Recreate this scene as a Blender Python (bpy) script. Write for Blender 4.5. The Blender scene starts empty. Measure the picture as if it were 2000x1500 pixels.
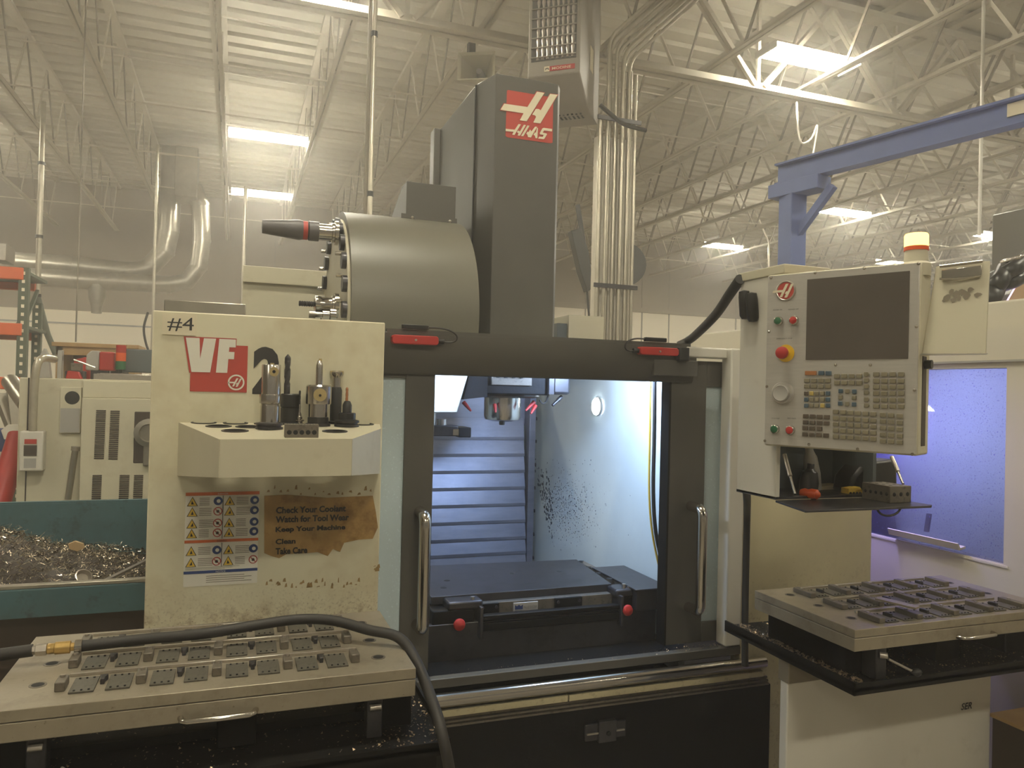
import bpy, math, random
from mathutils import Vector, Matrix, Quaternion
from mathutils.geometry import tessellate_polygon

# ------------------------------------------------------------------ camera, world, exposure
F_PX, CAM_H, YAW, PITCH, ROLL = 1480.0, 1.7, 20.0, 0.54, 1.4
SC = bpy.context.scene
COL = SC.collection
cam_data = bpy.data.cameras.new('camera')
cam_data.sensor_width = 36.0
cam_data.lens = F_PX / 2000.0 * 36.0
cam_data.clip_start, cam_data.clip_end = 0.05, 200
CAM = bpy.data.objects.new('camera', cam_data)
COL.objects.link(CAM)
CAM_R = (Matrix.Rotation(math.radians(-YAW), 3, 'Z') @ Matrix.Rotation(math.radians(90 + PITCH), 3, 'X')
         @ Matrix.Rotation(math.radians(ROLL), 3, 'Z'))
CAM_P = Vector((0, 0, CAM_H))
CAM.matrix_world = Matrix.Translation(CAM_P) @ CAM_R.to_4x4()
SC.camera = CAM

LAMP_WARM = (1.0, 0.94, 0.76)
LAMP_COOL = (0.46, 0.64, 1.0)
TUBE_STRENGTH = 160.0
AMBIENT = 0.17
world = bpy.data.worlds.new('shop_air')
SC.world = world
world.use_nodes = True
bg = world.node_tree.nodes['Background']
bg.inputs[0].default_value = (1.0, 0.90, 0.72, 1)
bg.inputs[1].default_value = AMBIENT
SC.view_settings.view_transform = 'Standard'
SC.view_settings.look = 'None'
SC.view_settings.gamma = 1.0
SC.view_settings.use_curve_mapping = False
SC.view_settings.exposure = 0.0
SC.cycles.max_bounces = 6
SC.cycles.diffuse_bounces = 3
SC.cycles.glossy_bounces = 3
SC.cycles.transmission_bounces = 4
SC.cycles.transparent_max_bounces = 6
SC.cycles.volume_bounces = 1
SC.cycles.caustics_reflective = False
SC.cycles.caustics_refractive = False
SC.cycles.sample_clamp_indirect = 4.0
SC.cycles.use_adaptive_sampling = True
SC.cycles.adaptive_threshold = 0.05
SC.cycles.use_denoising = True
SC.cycles.use_light_tree = False
SC.cycles.max_bounces = 5

# ------------------------------------------------------------------ measuring helpers
def ray(x, y):
    return CAM_R @ Vector(((x - 1000) / F_PX, (750 - y) / F_PX, -1.0))
def at(x, y, ax, v):
    d = ray(x, y); i = 'xyz'.index(ax)
    return CAM_P + d * ((v - CAM_P[i]) / d[i])
def dep(x, y, t):
    return CAM_P + ray(x, y) * t
def at_plane(x, y, p, n):
    d = ray(x, y)
    return CAM_P + d * ((Vector(p) - CAM_P).dot(n) / d.dot(n))

# ------------------------------------------------------------------ mesh builder
def frame_from(axis):
    a = Vector(axis).normalized()
    h = Vector((0, 0, 1)) if abs(a.z) < 0.9 else Vector((1, 0, 0))
    u = a.cross(h).normalized()
    return u, a.cross(u).normalized(), a

WM = {}
class MB:
    def __init__(s):
        s.v, s.f, s.m = [], [], []
    def add(s, vs, fs, m=0):
        o = len(s.v)
        s.v += [tuple(p) for p in vs]
        for f in fs:
            s.f.append([i + o for i in f]); s.m.append(m)
        return s
    def box(s, x0, x1, y0, y1, z0, z1, m=0):
        return s.add([(x0, y0, z0), (x1, y0, z0), (x1, y1, z0), (x0, y1, z0), (x0, y0, z1), (x1, y0, z1), (x1, y1, z1), (x0, y1, z1)],
                     [(0, 3, 2, 1), (4, 5, 6, 7), (0, 1, 5, 4), (1, 2, 6, 5), (2, 3, 7, 6), (3, 0, 4, 7)], m)
    def obox(s, c, ux, uy, uz, m=0):
        c, ux, uy, uz = Vector(c), Vector(ux), Vector(uy), Vector(uz)
        vs = [c + ux * a + uy * b + uz * d for d in (-.5, .5) for a, b in ((-.5, -.5), (.5, -.5), (.5, .5), (-.5, .5))]
        return s.add(vs, [(0, 3, 2, 1), (4, 5, 6, 7), (0, 1, 5, 4), (1, 2, 6, 5), (2, 3, 7, 6), (3, 0, 4, 7)], m)
    def bar(s, p0, p1, w, h, m=0, up=(0, 0, 1)):
        p0, p1 = Vector(p0), Vector(p1); d = p1 - p0
        up = Vector(up)
        if abs(d.normalized().dot(up)) > .98: up = Vector((1, 0, 0))
        sx = d.cross(up).normalized(); sz = sx.cross(d).normalized()
        return s.obox((p0 + p1) / 2, d, sx * w, sz * h, m)
    def cyl(s, p0, p1, r0, r1=None, n=16, m=0, cap=True):
        r1 = r0 if r1 is None else r1
        return s.lathe([(r0, 0), (r1, (Vector(p1) - Vector(p0)).length)], p0, Vector(p1) - Vector(p0), n, m, cap)
    def lathe(s, prof, o, axis, n=20, m=0, cap=True):
        o = Vector(o); u, w, a = frame_from(axis)
        vs, fs = [], []
        for r, h in prof:
            for k in range(n):
                t = 2 * math.pi * k / n
                vs.append(o + a * h + (u * math.cos(t) + w * math.sin(t)) * max(r, 1e-5))
        for i in range(len(prof) - 1):
            for k in range(n):
                k2 = (k + 1) % n
                fs.append((i * n + k, (i + 1) * n + k, (i + 1) * n + k2, i * n + k2))
        if cap:
            fs.append(tuple(range(n))); e = (len(prof) - 1) * n
            fs.append(tuple(e + k for k in reversed(range(n))))
        return s.add(vs, fs, m)
    def prism(s, poly, o, u, v, d, m=0):
        o, u, v, d = Vector(o), Vector(u), Vector(v), Vector(d); n = len(poly)
        a = [o + u * p[0] + v * p[1] for p in poly]; b = [p + d for p in a]
        tris = tessellate_polygon([[Vector((p[0], p[1], 0)) for p in poly]])
        fs = [tuple(t) for t in tris] + [tuple(i + n for i in reversed(t)) for t in tris]
        fs += [(i, (i + 1) % n, (i + 1) % n + n, i + n) for i in range(n)]
        return s.add(a + b, fs, m)
    def flat(s, poly, o, u, v, m=0, holes=()):
        o, u, v = Vector(o), Vector(u), Vector(v)
        loops = [poly] + list(holes); pts = [p for l in loops for p in l]
        tris = tessellate_polygon([[Vector((p[0], p[1], 0)) for p in l] for l in loops])
        return s.add([o + u * p[0] + v * p[1] for p in pts], [tuple(t) for t in tris], m)
    def tube(s, path, r, n=8, m=0, cap=True):
        P = [Vector(p) for p in path]; vs, fs = [], []
        T = [(P[min(i + 1, len(P) - 1)] - P[max(i - 1, 0)]).normalized() for i in range(len(P))]
        u, w, _ = frame_from(T[0])
        for i, p in enumerate(P):
            if i:
                q = T[i - 1].rotation_difference(T[i]); u = q @ u; w = q @ w
            rr = r[i] if isinstance(r, (list, tuple)) else r
            for k in range(n):
                t = 2 * math.pi * k / n
                vs.append(p + (u * math.cos(t) + w * math.sin(t)) * rr)
        for i in range(len(P) - 1):
            for k in range(n):
                k2 = (k + 1) % n
                fs.append((i * n + k, i * n + k2, (i + 1) * n + k2, (i + 1) * n + k))
        if cap:
            fs.append(tuple(reversed(range(n)))); e = (len(P) - 1) * n
            fs.append(tuple(e + k for k in range(n)))
        return s.add(vs, fs, m)
    def ball(s, c, r, n=14, m=0, sc=(1, 1, 1)):
        c = Vector(c); h = n // 2; vs, fs = [], []
        for i in range(h + 1):
            ph = math.pi * i / h
            for k in range(n):
                t = 2 * math.pi * k / n
                vs.append((c.x + r * sc[0] * math.sin(ph) * math.cos(t), c.y + r * sc[1] * math.sin(ph) * math.sin(t), c.z + r * sc[2] * math.cos(ph)))
        for i in range(h):
            for k in range(n):
                fs.append((i * n + k, (i + 1) * n + k, (i + 1) * n + (k + 1) % n, i * n + (k + 1) % n))
        return s.add(vs, fs, m)
    def build(s, name, mats, parent=None, world=True, bevel=0, smooth=38, loc=None):
        me = bpy.data.meshes.new(name)
        me.from_pydata(s.v, [], s.f)
        mats = mats if isinstance(mats, (list, tuple)) else [mats]
        for x in mats: me.materials.append(x)
        if len(mats) > 1:
            me.polygons.foreach_set('material_index', s.m)
        me.validate()
        import bmesh
        bm = bmesh.new(); bm.from_mesh(me)
        bmesh.ops.recalc_face_normals(bm, faces=bm.faces); bm.to_mesh(me); bm.free()
        if smooth:
            me.polygons.foreach_set('use_smooth', [True] * len(me.polygons))
            me.set_sharp_from_angle(angle=math.radians(smooth))
        o = bpy.data.objects.new(name, me); COL.objects.link(o)
        link(o, parent, world)
        if bevel:
            b = o.modifiers.new('edge', 'BEVEL'); b.width = bevel; b.segments = 2; b.limit_method = 'ANGLE'; b.angle_limit = math.radians(40)
        return o

def link(o, parent, world=True):
    if parent is not None:
        o.parent = parent
        if world:
            o.matrix_parent_inverse = WM[parent].inverted(); WM[o] = Matrix.Identity(4)
        else:
            WM[o] = WM[parent].copy()
    else:
        WM[o] = Matrix.Identity(4)
    return o

def tag(o, label=None, cat=None, group=None, kind=None):
    if label: o['label'] = label
    if cat: o['category'] = cat
    if group: o['group'] = group
    if kind: o['kind'] = kind
    return o

def thing(name, label, cat, loc=(0, 0, 0), rz=0, group=None, kind=None, rot=None):
    o = bpy.data.objects.new(name, None); COL.objects.link(o)
    o.empty_display_size = .05
    o.location = loc
    o.rotation_euler = rot if rot else (0, 0, rz)
    WM[o] = Matrix.Translation(Vector(loc)) @ o.rotation_euler.to_matrix().to_4x4()
    return tag(o, label, cat, group, kind)

def again(src, parent, loc=None, mat=None):
    """a further copy of a part, sharing its mesh"""
    c = src.copy(); COL.objects.link(c)
    if parent is not None: c.parent = parent
    if loc is not None: c.location = loc
    WM[c] = WM[src]
    return c

def text_polys(txt, bold=0.0, shear=0.0):
    cu = bpy.data.curves.new('lettering', 'FONT'); cu.body = txt; cu.offset = bold; cu.shear = shear
    cu.fill_mode = 'BOTH' if cu.dimensions == '3D' else cu.fill_mode
    cu.resolution_u = 3
    o = bpy.data.objects.new('lettering', cu); COL.objects.link(o)
    dg = bpy.context.evaluated_depsgraph_get(); dg.update()
    me = bpy.data.meshes.new_from_object(o.evaluated_get(dg))
    vs = [v.co.copy() for v in me.vertices]; fs = [tuple(p.vertices) for p in me.polygons]
    bpy.data.objects.remove(o); bpy.data.curves.remove(cu); bpy.data.meshes.remove(me)
    return vs, fs
def put_text(mb, txt, o, u, v, w=None, h=None, m=0, bold=0.0, shear=0.0):
    """lettering with its lower left at o, fitted to width w and cap height h along unit vectors u, v"""
    vs, fs = text_polys(txt, bold, shear)
    x0 = min(p.x for p in vs); x1 = max(p.x for p in vs); y0 = min(p.y for p in vs); y1 = max(p.y for p in vs)
    sy = h / (y1 - y0) if h else w / (x1 - x0)
    sx = w / (x1 - x0) if w else sy
    o, u, v = Vector(o), Vector(u), Vector(v)
    mb.add([o + u * ((p.x - x0) * sx) + v * ((p.y - y0) * sy) for p in vs], fs, m)

def circle(cx, cy, r, n=24):
    return [(cx + r * math.cos(2 * math.pi * k / n), cy + r * math.sin(2 * math.pi * k / n)) for k in range(n)]
def bez(p0, p1, p2, p3, n=16):
    P = [Vector(p) for p in (p0, p1, p2, p3)]
    return [P[0] * (1 - t) ** 3 + P[1] * 3 * t * (1 - t) ** 2 + P[2] * 3 * t * t * (1 - t) + P[3] * t ** 3 for t in [i / n for i in range(n + 1)]]
def smooth_path(pts, n=8):
    P = [Vector(p) for p in pts]; out = []
    for i in range(len(P) - 1):
        a, b, c, d = P[max(i - 1, 0)], P[i], P[i + 1], P[min(i + 2, len(P) - 1)]
        for k in range(n):
            t = k / n
            out.append(.5 * ((2 * b) + (c - a) * t + (2 * a - 5 * b + 4 * c - d) * t * t + (3 * b - a - 3 * c + d) * t ** 3))
    return out + [P[-1]]

# ------------------------------------------------------------------ materials
def lin(c):
    return tuple(((x / 255) / 12.92 if x / 255 <= .04045 else ((x / 255 + .055) / 1.055) ** 2.4) for x in c)
def mat(name, rgb, rough=.5, metal=0.0, var=.10, vscale=5.0, bump=0.0, bscale=120.0, coat=0.0, stains=(), aniso=None, alpha=None, spec=.5):
    m = bpy.data.materials.new(name); m.use_nodes = True
    nt = m.node_tree; N = nt.nodes; L = nt.links
    b = N['Principled BSDF']
    b.inputs['Roughness'].default_value = rough; b.inputs['Metallic'].default_value = metal
    b.inputs['Specular IOR Level'].default_value = spec
    b.inputs['Coat Weight'].default_value = coat
    b.inputs['Coat Roughness'].default_value = .08
    c = lin(rgb)
    tc = N.new('ShaderNodeTexCoord')
    mp = N.new('ShaderNodeMapping'); L.new(tc.outputs['Object'], mp.inputs[0])
    if aniso: mp.inputs['Scale'].default_value = aniso
    no = N.new('ShaderNodeTexNoise'); no.inputs['Scale'].default_value = vscale; no.inputs['Detail'].default_value = 6; no.inputs['Roughness'].default_value = .65
    L.new(mp.outputs[0], no.inputs['Vector'])
    ra = N.new('ShaderNodeValToRGB')
    ra.color_ramp.elements[0].position = .30; ra.color_ramp.elements[1].position = .70
    ra.color_ramp.elements[0].color = tuple(x * (1 - var) for x in c) + (1,)
    ra.color_ramp.elements[1].color = tuple(min(1, x * (1 + var)) for x in c) + (1,)
    L.new(no.outputs['Fac'], ra.inputs[0])
    out = ra.outputs[0]
    for st in stains:          # (rgb, scale, lo, hi, strength, (z0, z1) or None, stretch)
        s_rgb, sc, lo, hi, amt = st[:5]
        zr = st[5] if len(st) > 5 else None
        n2 = N.new('ShaderNodeTexNoise'); n2.inputs['Scale'].default_value = sc; n2.inputs['Detail'].default_value = 5; n2.inputs['Roughness'].default_value = .7
        if len(st) > 6:
            m2 = N.new('ShaderNodeMapping'); m2.inputs['Scale'].default_value = st[6]; L.new(tc.outputs['Object'], m2.inputs[0]); L.new(m2.outputs[0], n2.inputs['Vector'])
        else:
            L.new(tc.outputs['Object'], n2.inputs['Vector'])
        mr = N.new('ShaderNodeMapRange'); mr.inputs[1].default_value = lo; mr.inputs[2].default_value = hi; mr.inputs[4].default_value = amt
        L.new(n2.outputs['Fac'], mr.inputs[0]); fac = mr.outputs[0]
        if zr:
            sp = N.new('ShaderNodeSeparateXYZ'); L.new(tc.outputs['Object'], sp.inputs[0])
            mz = N.new('ShaderNodeMapRange'); mz.inputs[1].default_value = zr[0]; mz.inputs[2].default_value = zr[1]
            L.new(sp.outputs[2], mz.inputs[0])
            mu = N.new('ShaderNodeMath'); mu.operation = 'MULTIPLY'; L.new(fac, mu.inputs[0]); L.new(mz.outputs[0], mu.inputs[1]); fac = mu.outputs[0]
        mx = N.new('ShaderNodeMix'); mx.data_type = 'RGBA'
        L.new(fac, mx.inputs[0]); L.new(out, mx.inputs[6]); mx.inputs[7].default_value = lin(s_rgb) + (1,)
        out = mx.outputs[2]
    L.new(out, b.inputs['Base Color'])
    if bump:
        n3 = N.new('ShaderNodeTexNoise'); n3.inputs['Scale'].default_value = bscale; n3.inputs['Detail'].default_value = 3
        L.new(mp.outputs[0], n3.inputs['Vector'])
        bp = N.new('ShaderNodeBump'); bp.inputs['Strength'].default_value = bump; bp.inputs['Distance'].default_value = .004
        L.new(n3.outputs['Fac'], bp.inputs['Height']); L.new(bp.outputs[0], b.inputs['Normal'])
    return m
def glow(name, rgb, strength):
    m = bpy.data.materials.new(name); m.use_nodes = True
    b = m.node_tree.nodes['Principled BSDF']
    b.inputs['Base Color'].default_value = tuple(rgb) + (1,)
    b.inputs['Emission Color'].default_value = tuple(rgb) + (1,)
    b.inputs['Emission Strength'].default_value = strength
    return m
def glass(name, tint, haze, rough=.05):
    m = bpy.data.materials.new(name); m.use_nodes = True
    nt = m.node_tree; N = nt.nodes; L = nt.links
    out = N['Material Output']; b = N['Principled BSDF']
    b.inputs['Base Color'].default_value = lin(tint) + (1,); b.inputs['Roughness'].default_value = .6
    tr = N.new('ShaderNodeBsdfTransparent'); tr.inputs[0].default_value = (.86, .92, .90, 1)
    gl = N.new('ShaderNodeBsdfGlossy'); gl.inputs['Roughness'].default_value = rough
    no = N.new('ShaderNodeTexNoise'); no.inputs['Scale'].default_value = 160; no.inputs['Detail'].default_value = 2
    tc = N.new('ShaderNodeTexCoord'); L.new(tc.outputs['Object'], no.inputs['Vector'])
    mr = N.new('ShaderNodeMapRange'); mr.inputs[1].default_value = .62; mr.inputs[2].default_value = .72; mr.inputs[3].default_value = haze; mr.inputs[4].default_value = min(1, haze + .35)
    L.new(no.outputs['Fac'], mr.inputs[0])
    m1 = N.new('ShaderNodeMixShader'); L.new(mr.outputs[0], m1.inputs[0]); L.new(tr.outputs[0], m1.inputs[1]); L.new(b.outputs[0], m1.inputs[2])
    fr = N.new('ShaderNodeFresnel'); fr.inputs[0].default_value = 1.45
    m2 = N.new('ShaderNodeMixShader'); L.new(fr.outputs[0], m2.inputs[0]); L.new(m1.outputs[0], m2.inputs[1]); L.new(gl.outputs[0], m2.inputs[2])
    L.new(m2.outputs[0], out.inputs[0])
    return m

BROWN, RUST, GREY, DARK = (120, 84, 40), (105, 66, 30), (120, 112, 98), (40, 36, 30)
mt = {}
mt['cream'] = mat('cream_enamel', (222, 214, 184), .42, var=.05, vscale=2, stains=[((172, 142, 88), 3, .45, .75, .45), (BROWN, 120, .54, .64, .7, (1.12, .95)), ((120, 80, 36), 26, .50, .68, .8, (1.05, .96)), ((60, 48, 34), 190, .68, .71, .8)])
mt['cream_clean'] = mat('cream_paint', (206, 198, 172), .45, var=.05, vscale=3, stains=[((150, 130, 95), 6, .55, .8, .4)])
mt['cream_stained'] = mat('cream_paint_stained', (202, 190, 152), .5, var=.06, vscale=3, stains=[(BROWN, 110, .60, .68, .5, (1.15, .9)), (RUST, 30, .55, .75, .5, (1.08, .85))])
mt['white'] = mat('white_enamel', (216, 210, 196), .4, var=.04, vscale=3, stains=[((150, 140, 120), 5, .58, .8, .35)])
mt['charcoal'] = mat('charcoal_enamel', (80, 77, 70), .42, var=.08, vscale=4, bump=.06, bscale=400, stains=[((160, 150, 130), 260, .70, .73, .5)])
mt['charcoal_drum'] = mat('charcoal_drum', (112, 108, 96), .36, var=.05, vscale=2, bump=.05, bscale=300, stains=[((50, 48, 44), 140, .74, .76, .8)])
mt['black'] = mat('black_enamel', (12, 11, 11), .55, var=.2, vscale=8, bump=.1, bscale=90, spec=.2, stains=[((70, 62, 52), 220, .70, .73, .4)])
mt['black_smooth'] = mat('black_plastic', (26, 25, 24), .4, var=.1)
mt['rubber'] = mat('black_rubber', (38, 35, 32), .6, var=.15, bump=.1)
mt['dark_steel'] = mat('blackened_steel', (66, 64, 66), .36, metal=.5, var=.2, vscale=10, stains=[((38, 36, 36), 14, .5, .7, .6)])
mt['plate_steel'] = mat('ground_steel_plate', (160, 150, 131), .38, metal=.4, var=.10, vscale=7, bump=.06, bscale=60, stains=[((104, 92, 74), 11, .5, .72, .5), ((84, 74, 60), 60, .64, .7, .5)])
mt['block_steel'] = mat('worn_block_steel', (116, 108, 96), .45, metal=.4, var=.2, vscale=25, stains=[((58, 52, 44), 50, .52, .66, .6)])
mt['insert_steel'] = mat('oxide_insert_plate', (96, 92, 82), .5, metal=.3, var=.18, vscale=30, stains=[((48, 44, 38), 45, .54, .68, .6)])
mt['chrome'] = mat('polished_steel', (196, 190, 180), .18, metal=1, var=.05)
mt['steel'] = mat('machined_steel', (184, 176, 164), .28, metal=.75, var=.1, vscale=40)
mt['tool_steel'] = mat('turned_tool_steel', (196, 190, 180), .20, metal=1, var=.12, vscale=12, aniso=(6, 6, 1))
mt['chute_grey'] = mat('chute_grey_enamel', (158, 154, 140), .5, var=.12, vscale=7, stains=[((110, 100, 80), 12, .5, .7, .5)])
mt['way_steel'] = mat('way_cover_steel', (120, 120, 130), .36, metal=.6, var=.14, vscale=5, aniso=(1, 1, 6), stains=[((100, 102, 116), 5, .45, .7, .6)])
mt['inner_white'] = mat('inner_wall_enamel', (216, 222, 214), .22, var=.05, vscale=3, coat=.5, stains=[((64, 66, 84), 22, .60, .72, .0)])
mt['galv'] = mat('galvanized_steel', (170, 164, 150), .34, metal=.85, var=.12, vscale=8)
mt['conduit'] = mat('conduit_zinc', (200, 192, 172), .30, metal=.6, var=.12, vscale=10)
mt['brass'] = mat('brass', (214, 180, 112), .3, metal=.8, var=.1)
mt['red'] = mat('red_enamel', (176, 44, 38), .42, var=.08)
mt['red_print'] = mat('red_print', (182, 66, 54), .5, var=.03)
mt['cream_print'] = mat('cream_print', (226, 214, 184), .5, var=.03)
mt['white_print'] = mat('white_print', (232, 226, 210), .5, var=.03)
mt['black_print'] = mat('black_print', (32, 29, 27), .55, var=.05)
mt['orange_print'] = mat('orange_print', (205, 104, 52), .5, var=.05)
mt['yellow_print'] = mat('yellow_print', (226, 188, 70), .5, var=.05)
mt['blue_print'] = mat('blue_print', (46, 66, 118), .5, var=.05)
mt['grey_print'] = mat('grey_print', (128, 118, 100), .6, var=.05)
mt['tan_paper'] = mat('oiled_paper', (176, 140, 82), .7, var=.22, vscale=9, stains=[((118, 78, 34), 14, .48, .7, .8), ((196, 168, 112), 6, .5, .7, .5)])
mt['tape'] = mat('yellowed_tape_residue', (158, 128, 78), .5, var=.2, vscale=30)
mt['yellow'] = mat('yellow_plastic', (222, 180, 40), .4)
mt['green'] = mat('green_plastic', (40, 96, 62), .35)
mt['orange'] = mat('orange_plastic', (232, 92, 30), .4)
mt['teal'] = mat('teal_hopper_paint', (62, 94, 100), .55, var=.2, vscale=5, stains=[((66, 48, 30), 3, .48, .66, .85, (1.02, .75)), ((34, 44, 46), 12, .56, .7, .6)])
mt['swarf'] = mat('steel_swarf', (150, 140, 122), .22, metal=.9, var=.5, vscale=40)
mt['chips'] = mat('metal_chips', (150, 130, 104), .35, metal=.6, var=.5, vscale=60)
mt['jib'] = mat('blue_crane_paint', (98, 112, 160), .5, var=.06)
mt['brushed'] = mat('brushed_steel', (200, 195, 186), .34, metal=.4, var=.06, vscale=14, aniso=(1, 1, 12))
mt['screen'] = mat('dark_screen', (84, 77, 70), .3, var=.1, vscale=7)
mt['key_tan'] = mat('key_tan', (128, 120, 98), .35, var=.05)
mt['key_dark'] = mat('key_dark', (84, 74, 62), .4, var=.05)
mt['key_blue'] = mat('key_blue', (70, 88, 100), .4, var=.05)
mt['key_orange'] = mat('key_orange', (160, 104, 60), .4, var=.05)
mt['key_yellow'] = mat('key_yellow', (186, 164, 92), .4, var=.05)
mt['ceiling'] = mat('roof_deck_paint', (204, 196, 178), .7, var=.05, vscale=1)
mt['joist'] = mat('joist_paint', (204, 195, 176), .6, var=.06)
mt['web'] = mat('joist_web_primer', (142, 132, 115), .6, var=.1)
mt['wall_upper'] = mat('upper_wall_panel', (150, 138, 120), .8, var=.06, vscale=.6)
mt['wall_lower'] = mat('lower_wall_white', (250, 238, 214), .7, var=.03, vscale=.5)
mt['floor'] = mat('shop_concrete', (150, 142, 128), .6, var=.15, vscale=2)
mt['rack_orange'] = mat('rack_orange', (222, 104, 58), .5, var=.08)
mt['rack_green'] = mat('rack_green', (84, 92, 76), .5, var=.1)
mt['wood'] = mat('raw_wood', (170, 138, 92), .7, var=.15)
mt['cardboard'] = mat('cardboard', (178, 150, 108), .8, var=.1)
mt['lathe'] = mat('lathe_white', (214, 206, 186), .42, var=.03, vscale=1)
mt['heater'] = mat('heater_grey', (150, 142, 128), .45, var=.05)
mt['heater_dark'] = mat('heater_dark', (70, 66, 64), .5, var=.1)
mt['slate'] = mat('slate_grey_paint', (92, 98, 100), .5, var=.06)
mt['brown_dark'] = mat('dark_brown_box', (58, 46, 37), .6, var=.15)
mt['hole'] = mat('deep_black', (10, 9, 8), .8, var=.1)
mt['gold'] = mat('gold_dial', (196, 174, 122), .35, metal=.5, var=.1)
mt['probe_grey'] = mat('probe_grey', (96, 92, 92), .4, var=.1)
mt['grey_plastic'] = mat('grey_plastic', (168, 164, 156), .5, var=.05)
mt['door_glass'] = glass('door_glass', (222, 238, 242), .82)
mt['lathe_glass'] = glass('lathe_glass', (150, 150, 220), .10)
mt['clear_glass'] = glass('clear_glass', (210, 215, 210), .03)
mt['tube_glow'] = glow('fluorescent_tube', LAMP_WARM, TUBE_STRENGTH)
mt['amber_glow'] = glow('amber_beacon', (1.0, .50, .12), 4.5)
mt['disc_glow'] = glow('wall_disc_lens', (.75, .88, 1.0), 30.0)

# ------------------------------------------------------------------ the building
MB().box(-14, 34, -12, 22, -.1, 0).build('floor', mt['floor'], smooth=0)['kind'] = 'structure'
Y_WALL, Z_ROOF = 21.5, 6.62
# corrugated roof deck, ribs running along the girder
prof = []
y = -12.0
while y < 22.4:
    prof += [(y, Z_ROOF), (y + .22, Z_ROOF), (y + .25, Z_ROOF + .05), (y + .33, Z_ROOF + .05)]
    y += .36
deck = MB()
for i in range(len(prof) - 1):
    (ya, za), (yb, zb) = prof[i], prof[i + 1]
    deck.add([(-14, ya, za), (34, ya, za), (34, yb, zb), (-14, yb, zb)], [(0, 1, 2, 3)])
ceiling = deck.build('ceiling', mt['ceiling'], smooth=0)
ceiling['kind'] = 'structure'

def joist_mesh():
    m = MB(); z0, z1 = 5.50, 6.56
    y0, y1 = -8.0, 21.4
    for s in (-1, 1):
        m.box(s * .012 - (.045 if s < 0 else 0), s * .012 + (.045 if s > 0 else 0), y0, y1, z0, z0 + .012)
        m.box(s * .012 - .004, s * .012 + .004, y0, y1, z0, z0 + .06)
    m.box(-.06, .06, y0, y1, z1, z1 + .06)
    k, yy = 0, y0
    while yy < y1 - .6:
        a, b = (z0 + .03, z1) if k % 2 == 0 else (z1, z0 + .03)
        m.bar((0, yy, a), (0, yy + .62, b), .016, .04, k % 2)
        yy += .62; k += 1
    return m
jo = joist_mesh().build('roof_joist', [mt['joist'], mt['web']], ceiling, smooth=0)
jxs = [-5.6, -4.25, -2.92, -1.69, -.3, 1.03, 2.35, 3.72, 5.1, 6.48, 7.6, 8.65, 9.7, 11.0, 12.4, 13.8, 15.2, 16.6, 18.0, 19.4, 20.8, 22.2]
jo.location.x = jxs[0]
for x in jxs[1:]: again(jo, ceiling, (x, 0, 0))
br = MB().bar((-8, 0, 5.56), (24, 0, 5.56), .02, .02).bar((-8, .35, 6.3), (24, .35, 6.3), .018, .018).build('bridging_rod', mt['joist'], ceiling, smooth=0)
br.location.y = 9.8
for yy in (11.6, 14.0, 16.4, 18.8): again(br, ceiling, (0, yy, 0))
# truss girder carrying the joists
g = MB(); GY = 7.42
g.box(-14, 34, GY - .10, GY - .012, 5.30, 5.315).box(-14, 34, GY + .012, GY + .10, 5.30, 5.315)
g.box(-14, 34, GY - .022, GY - .008, 5.30, 5.41).box(-14, 34, GY + .008, GY + .022, 5.30, 5.41)
g.box(-14, 34, GY - .09, GY + .09, 6.48, 6.56)
x = -13.2
while x < 33:
    for dx in (-1.05, 1.05):
        for s in (-1, 1): g.bar((x + dx * .06, GY + s * .03, 5.36), (x + dx, GY + s * .03, 6.5), .05, .05)
    g.bar((x, GY, 5.36), (x, GY, 6.5), .04, .04)
    x += 2.1
g.build('truss_girder', mt['joist'], ceiling, smooth=0)
wb = MB().box(-14, 34, Y_WALL, Y_WALL + .2, 0, 6.7).build('wall_back', mt['wall_upper'], smooth=0)
wb['kind'] = 'structure'
MB().box(-14, 4, Y_WALL - .03, Y_WALL + .01, 0, 3.44).box(4, 34, Y_WALL - .03, Y_WALL + .01, 0, 4.35).build('painted_lower_wall', mt['wall_lower'], wb, smooth=0)
MB().box(4, 34, Y_WALL - .10, Y_WALL - .03, 4.33, 4.48).build('wall_rail', mt['wall_upper'], wb, smooth=0, bevel=.005)
MB().box(-14, 4, Y_WALL - .05, Y_WALL - .03, 3.1, 3.14).build('wall_rail', mt['grey_plastic'], wb, smooth=0)
seam = MB().box(-.02, .02, Y_WALL - .045, Y_WALL - .03, 0, 6.6).build('wall_seam', mt['web'], wb, smooth=0)
seam.location.x = 12.2
for x in (13.2, 15.8, 10.2, 18.5, -6.0, 2.2, .9): again(seam, wb, (x, 0, 0))
for nm, b in (('wall_left', (-14.2, -14, -12, 21.7, 0, 6.7)), ('wall_right', (34, 34.2, -12, 21.7, 0, 6.7))):
    MB().box(*b).build(nm, mt['wall_upper'], smooth=0)['kind'] = 'structure'

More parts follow.
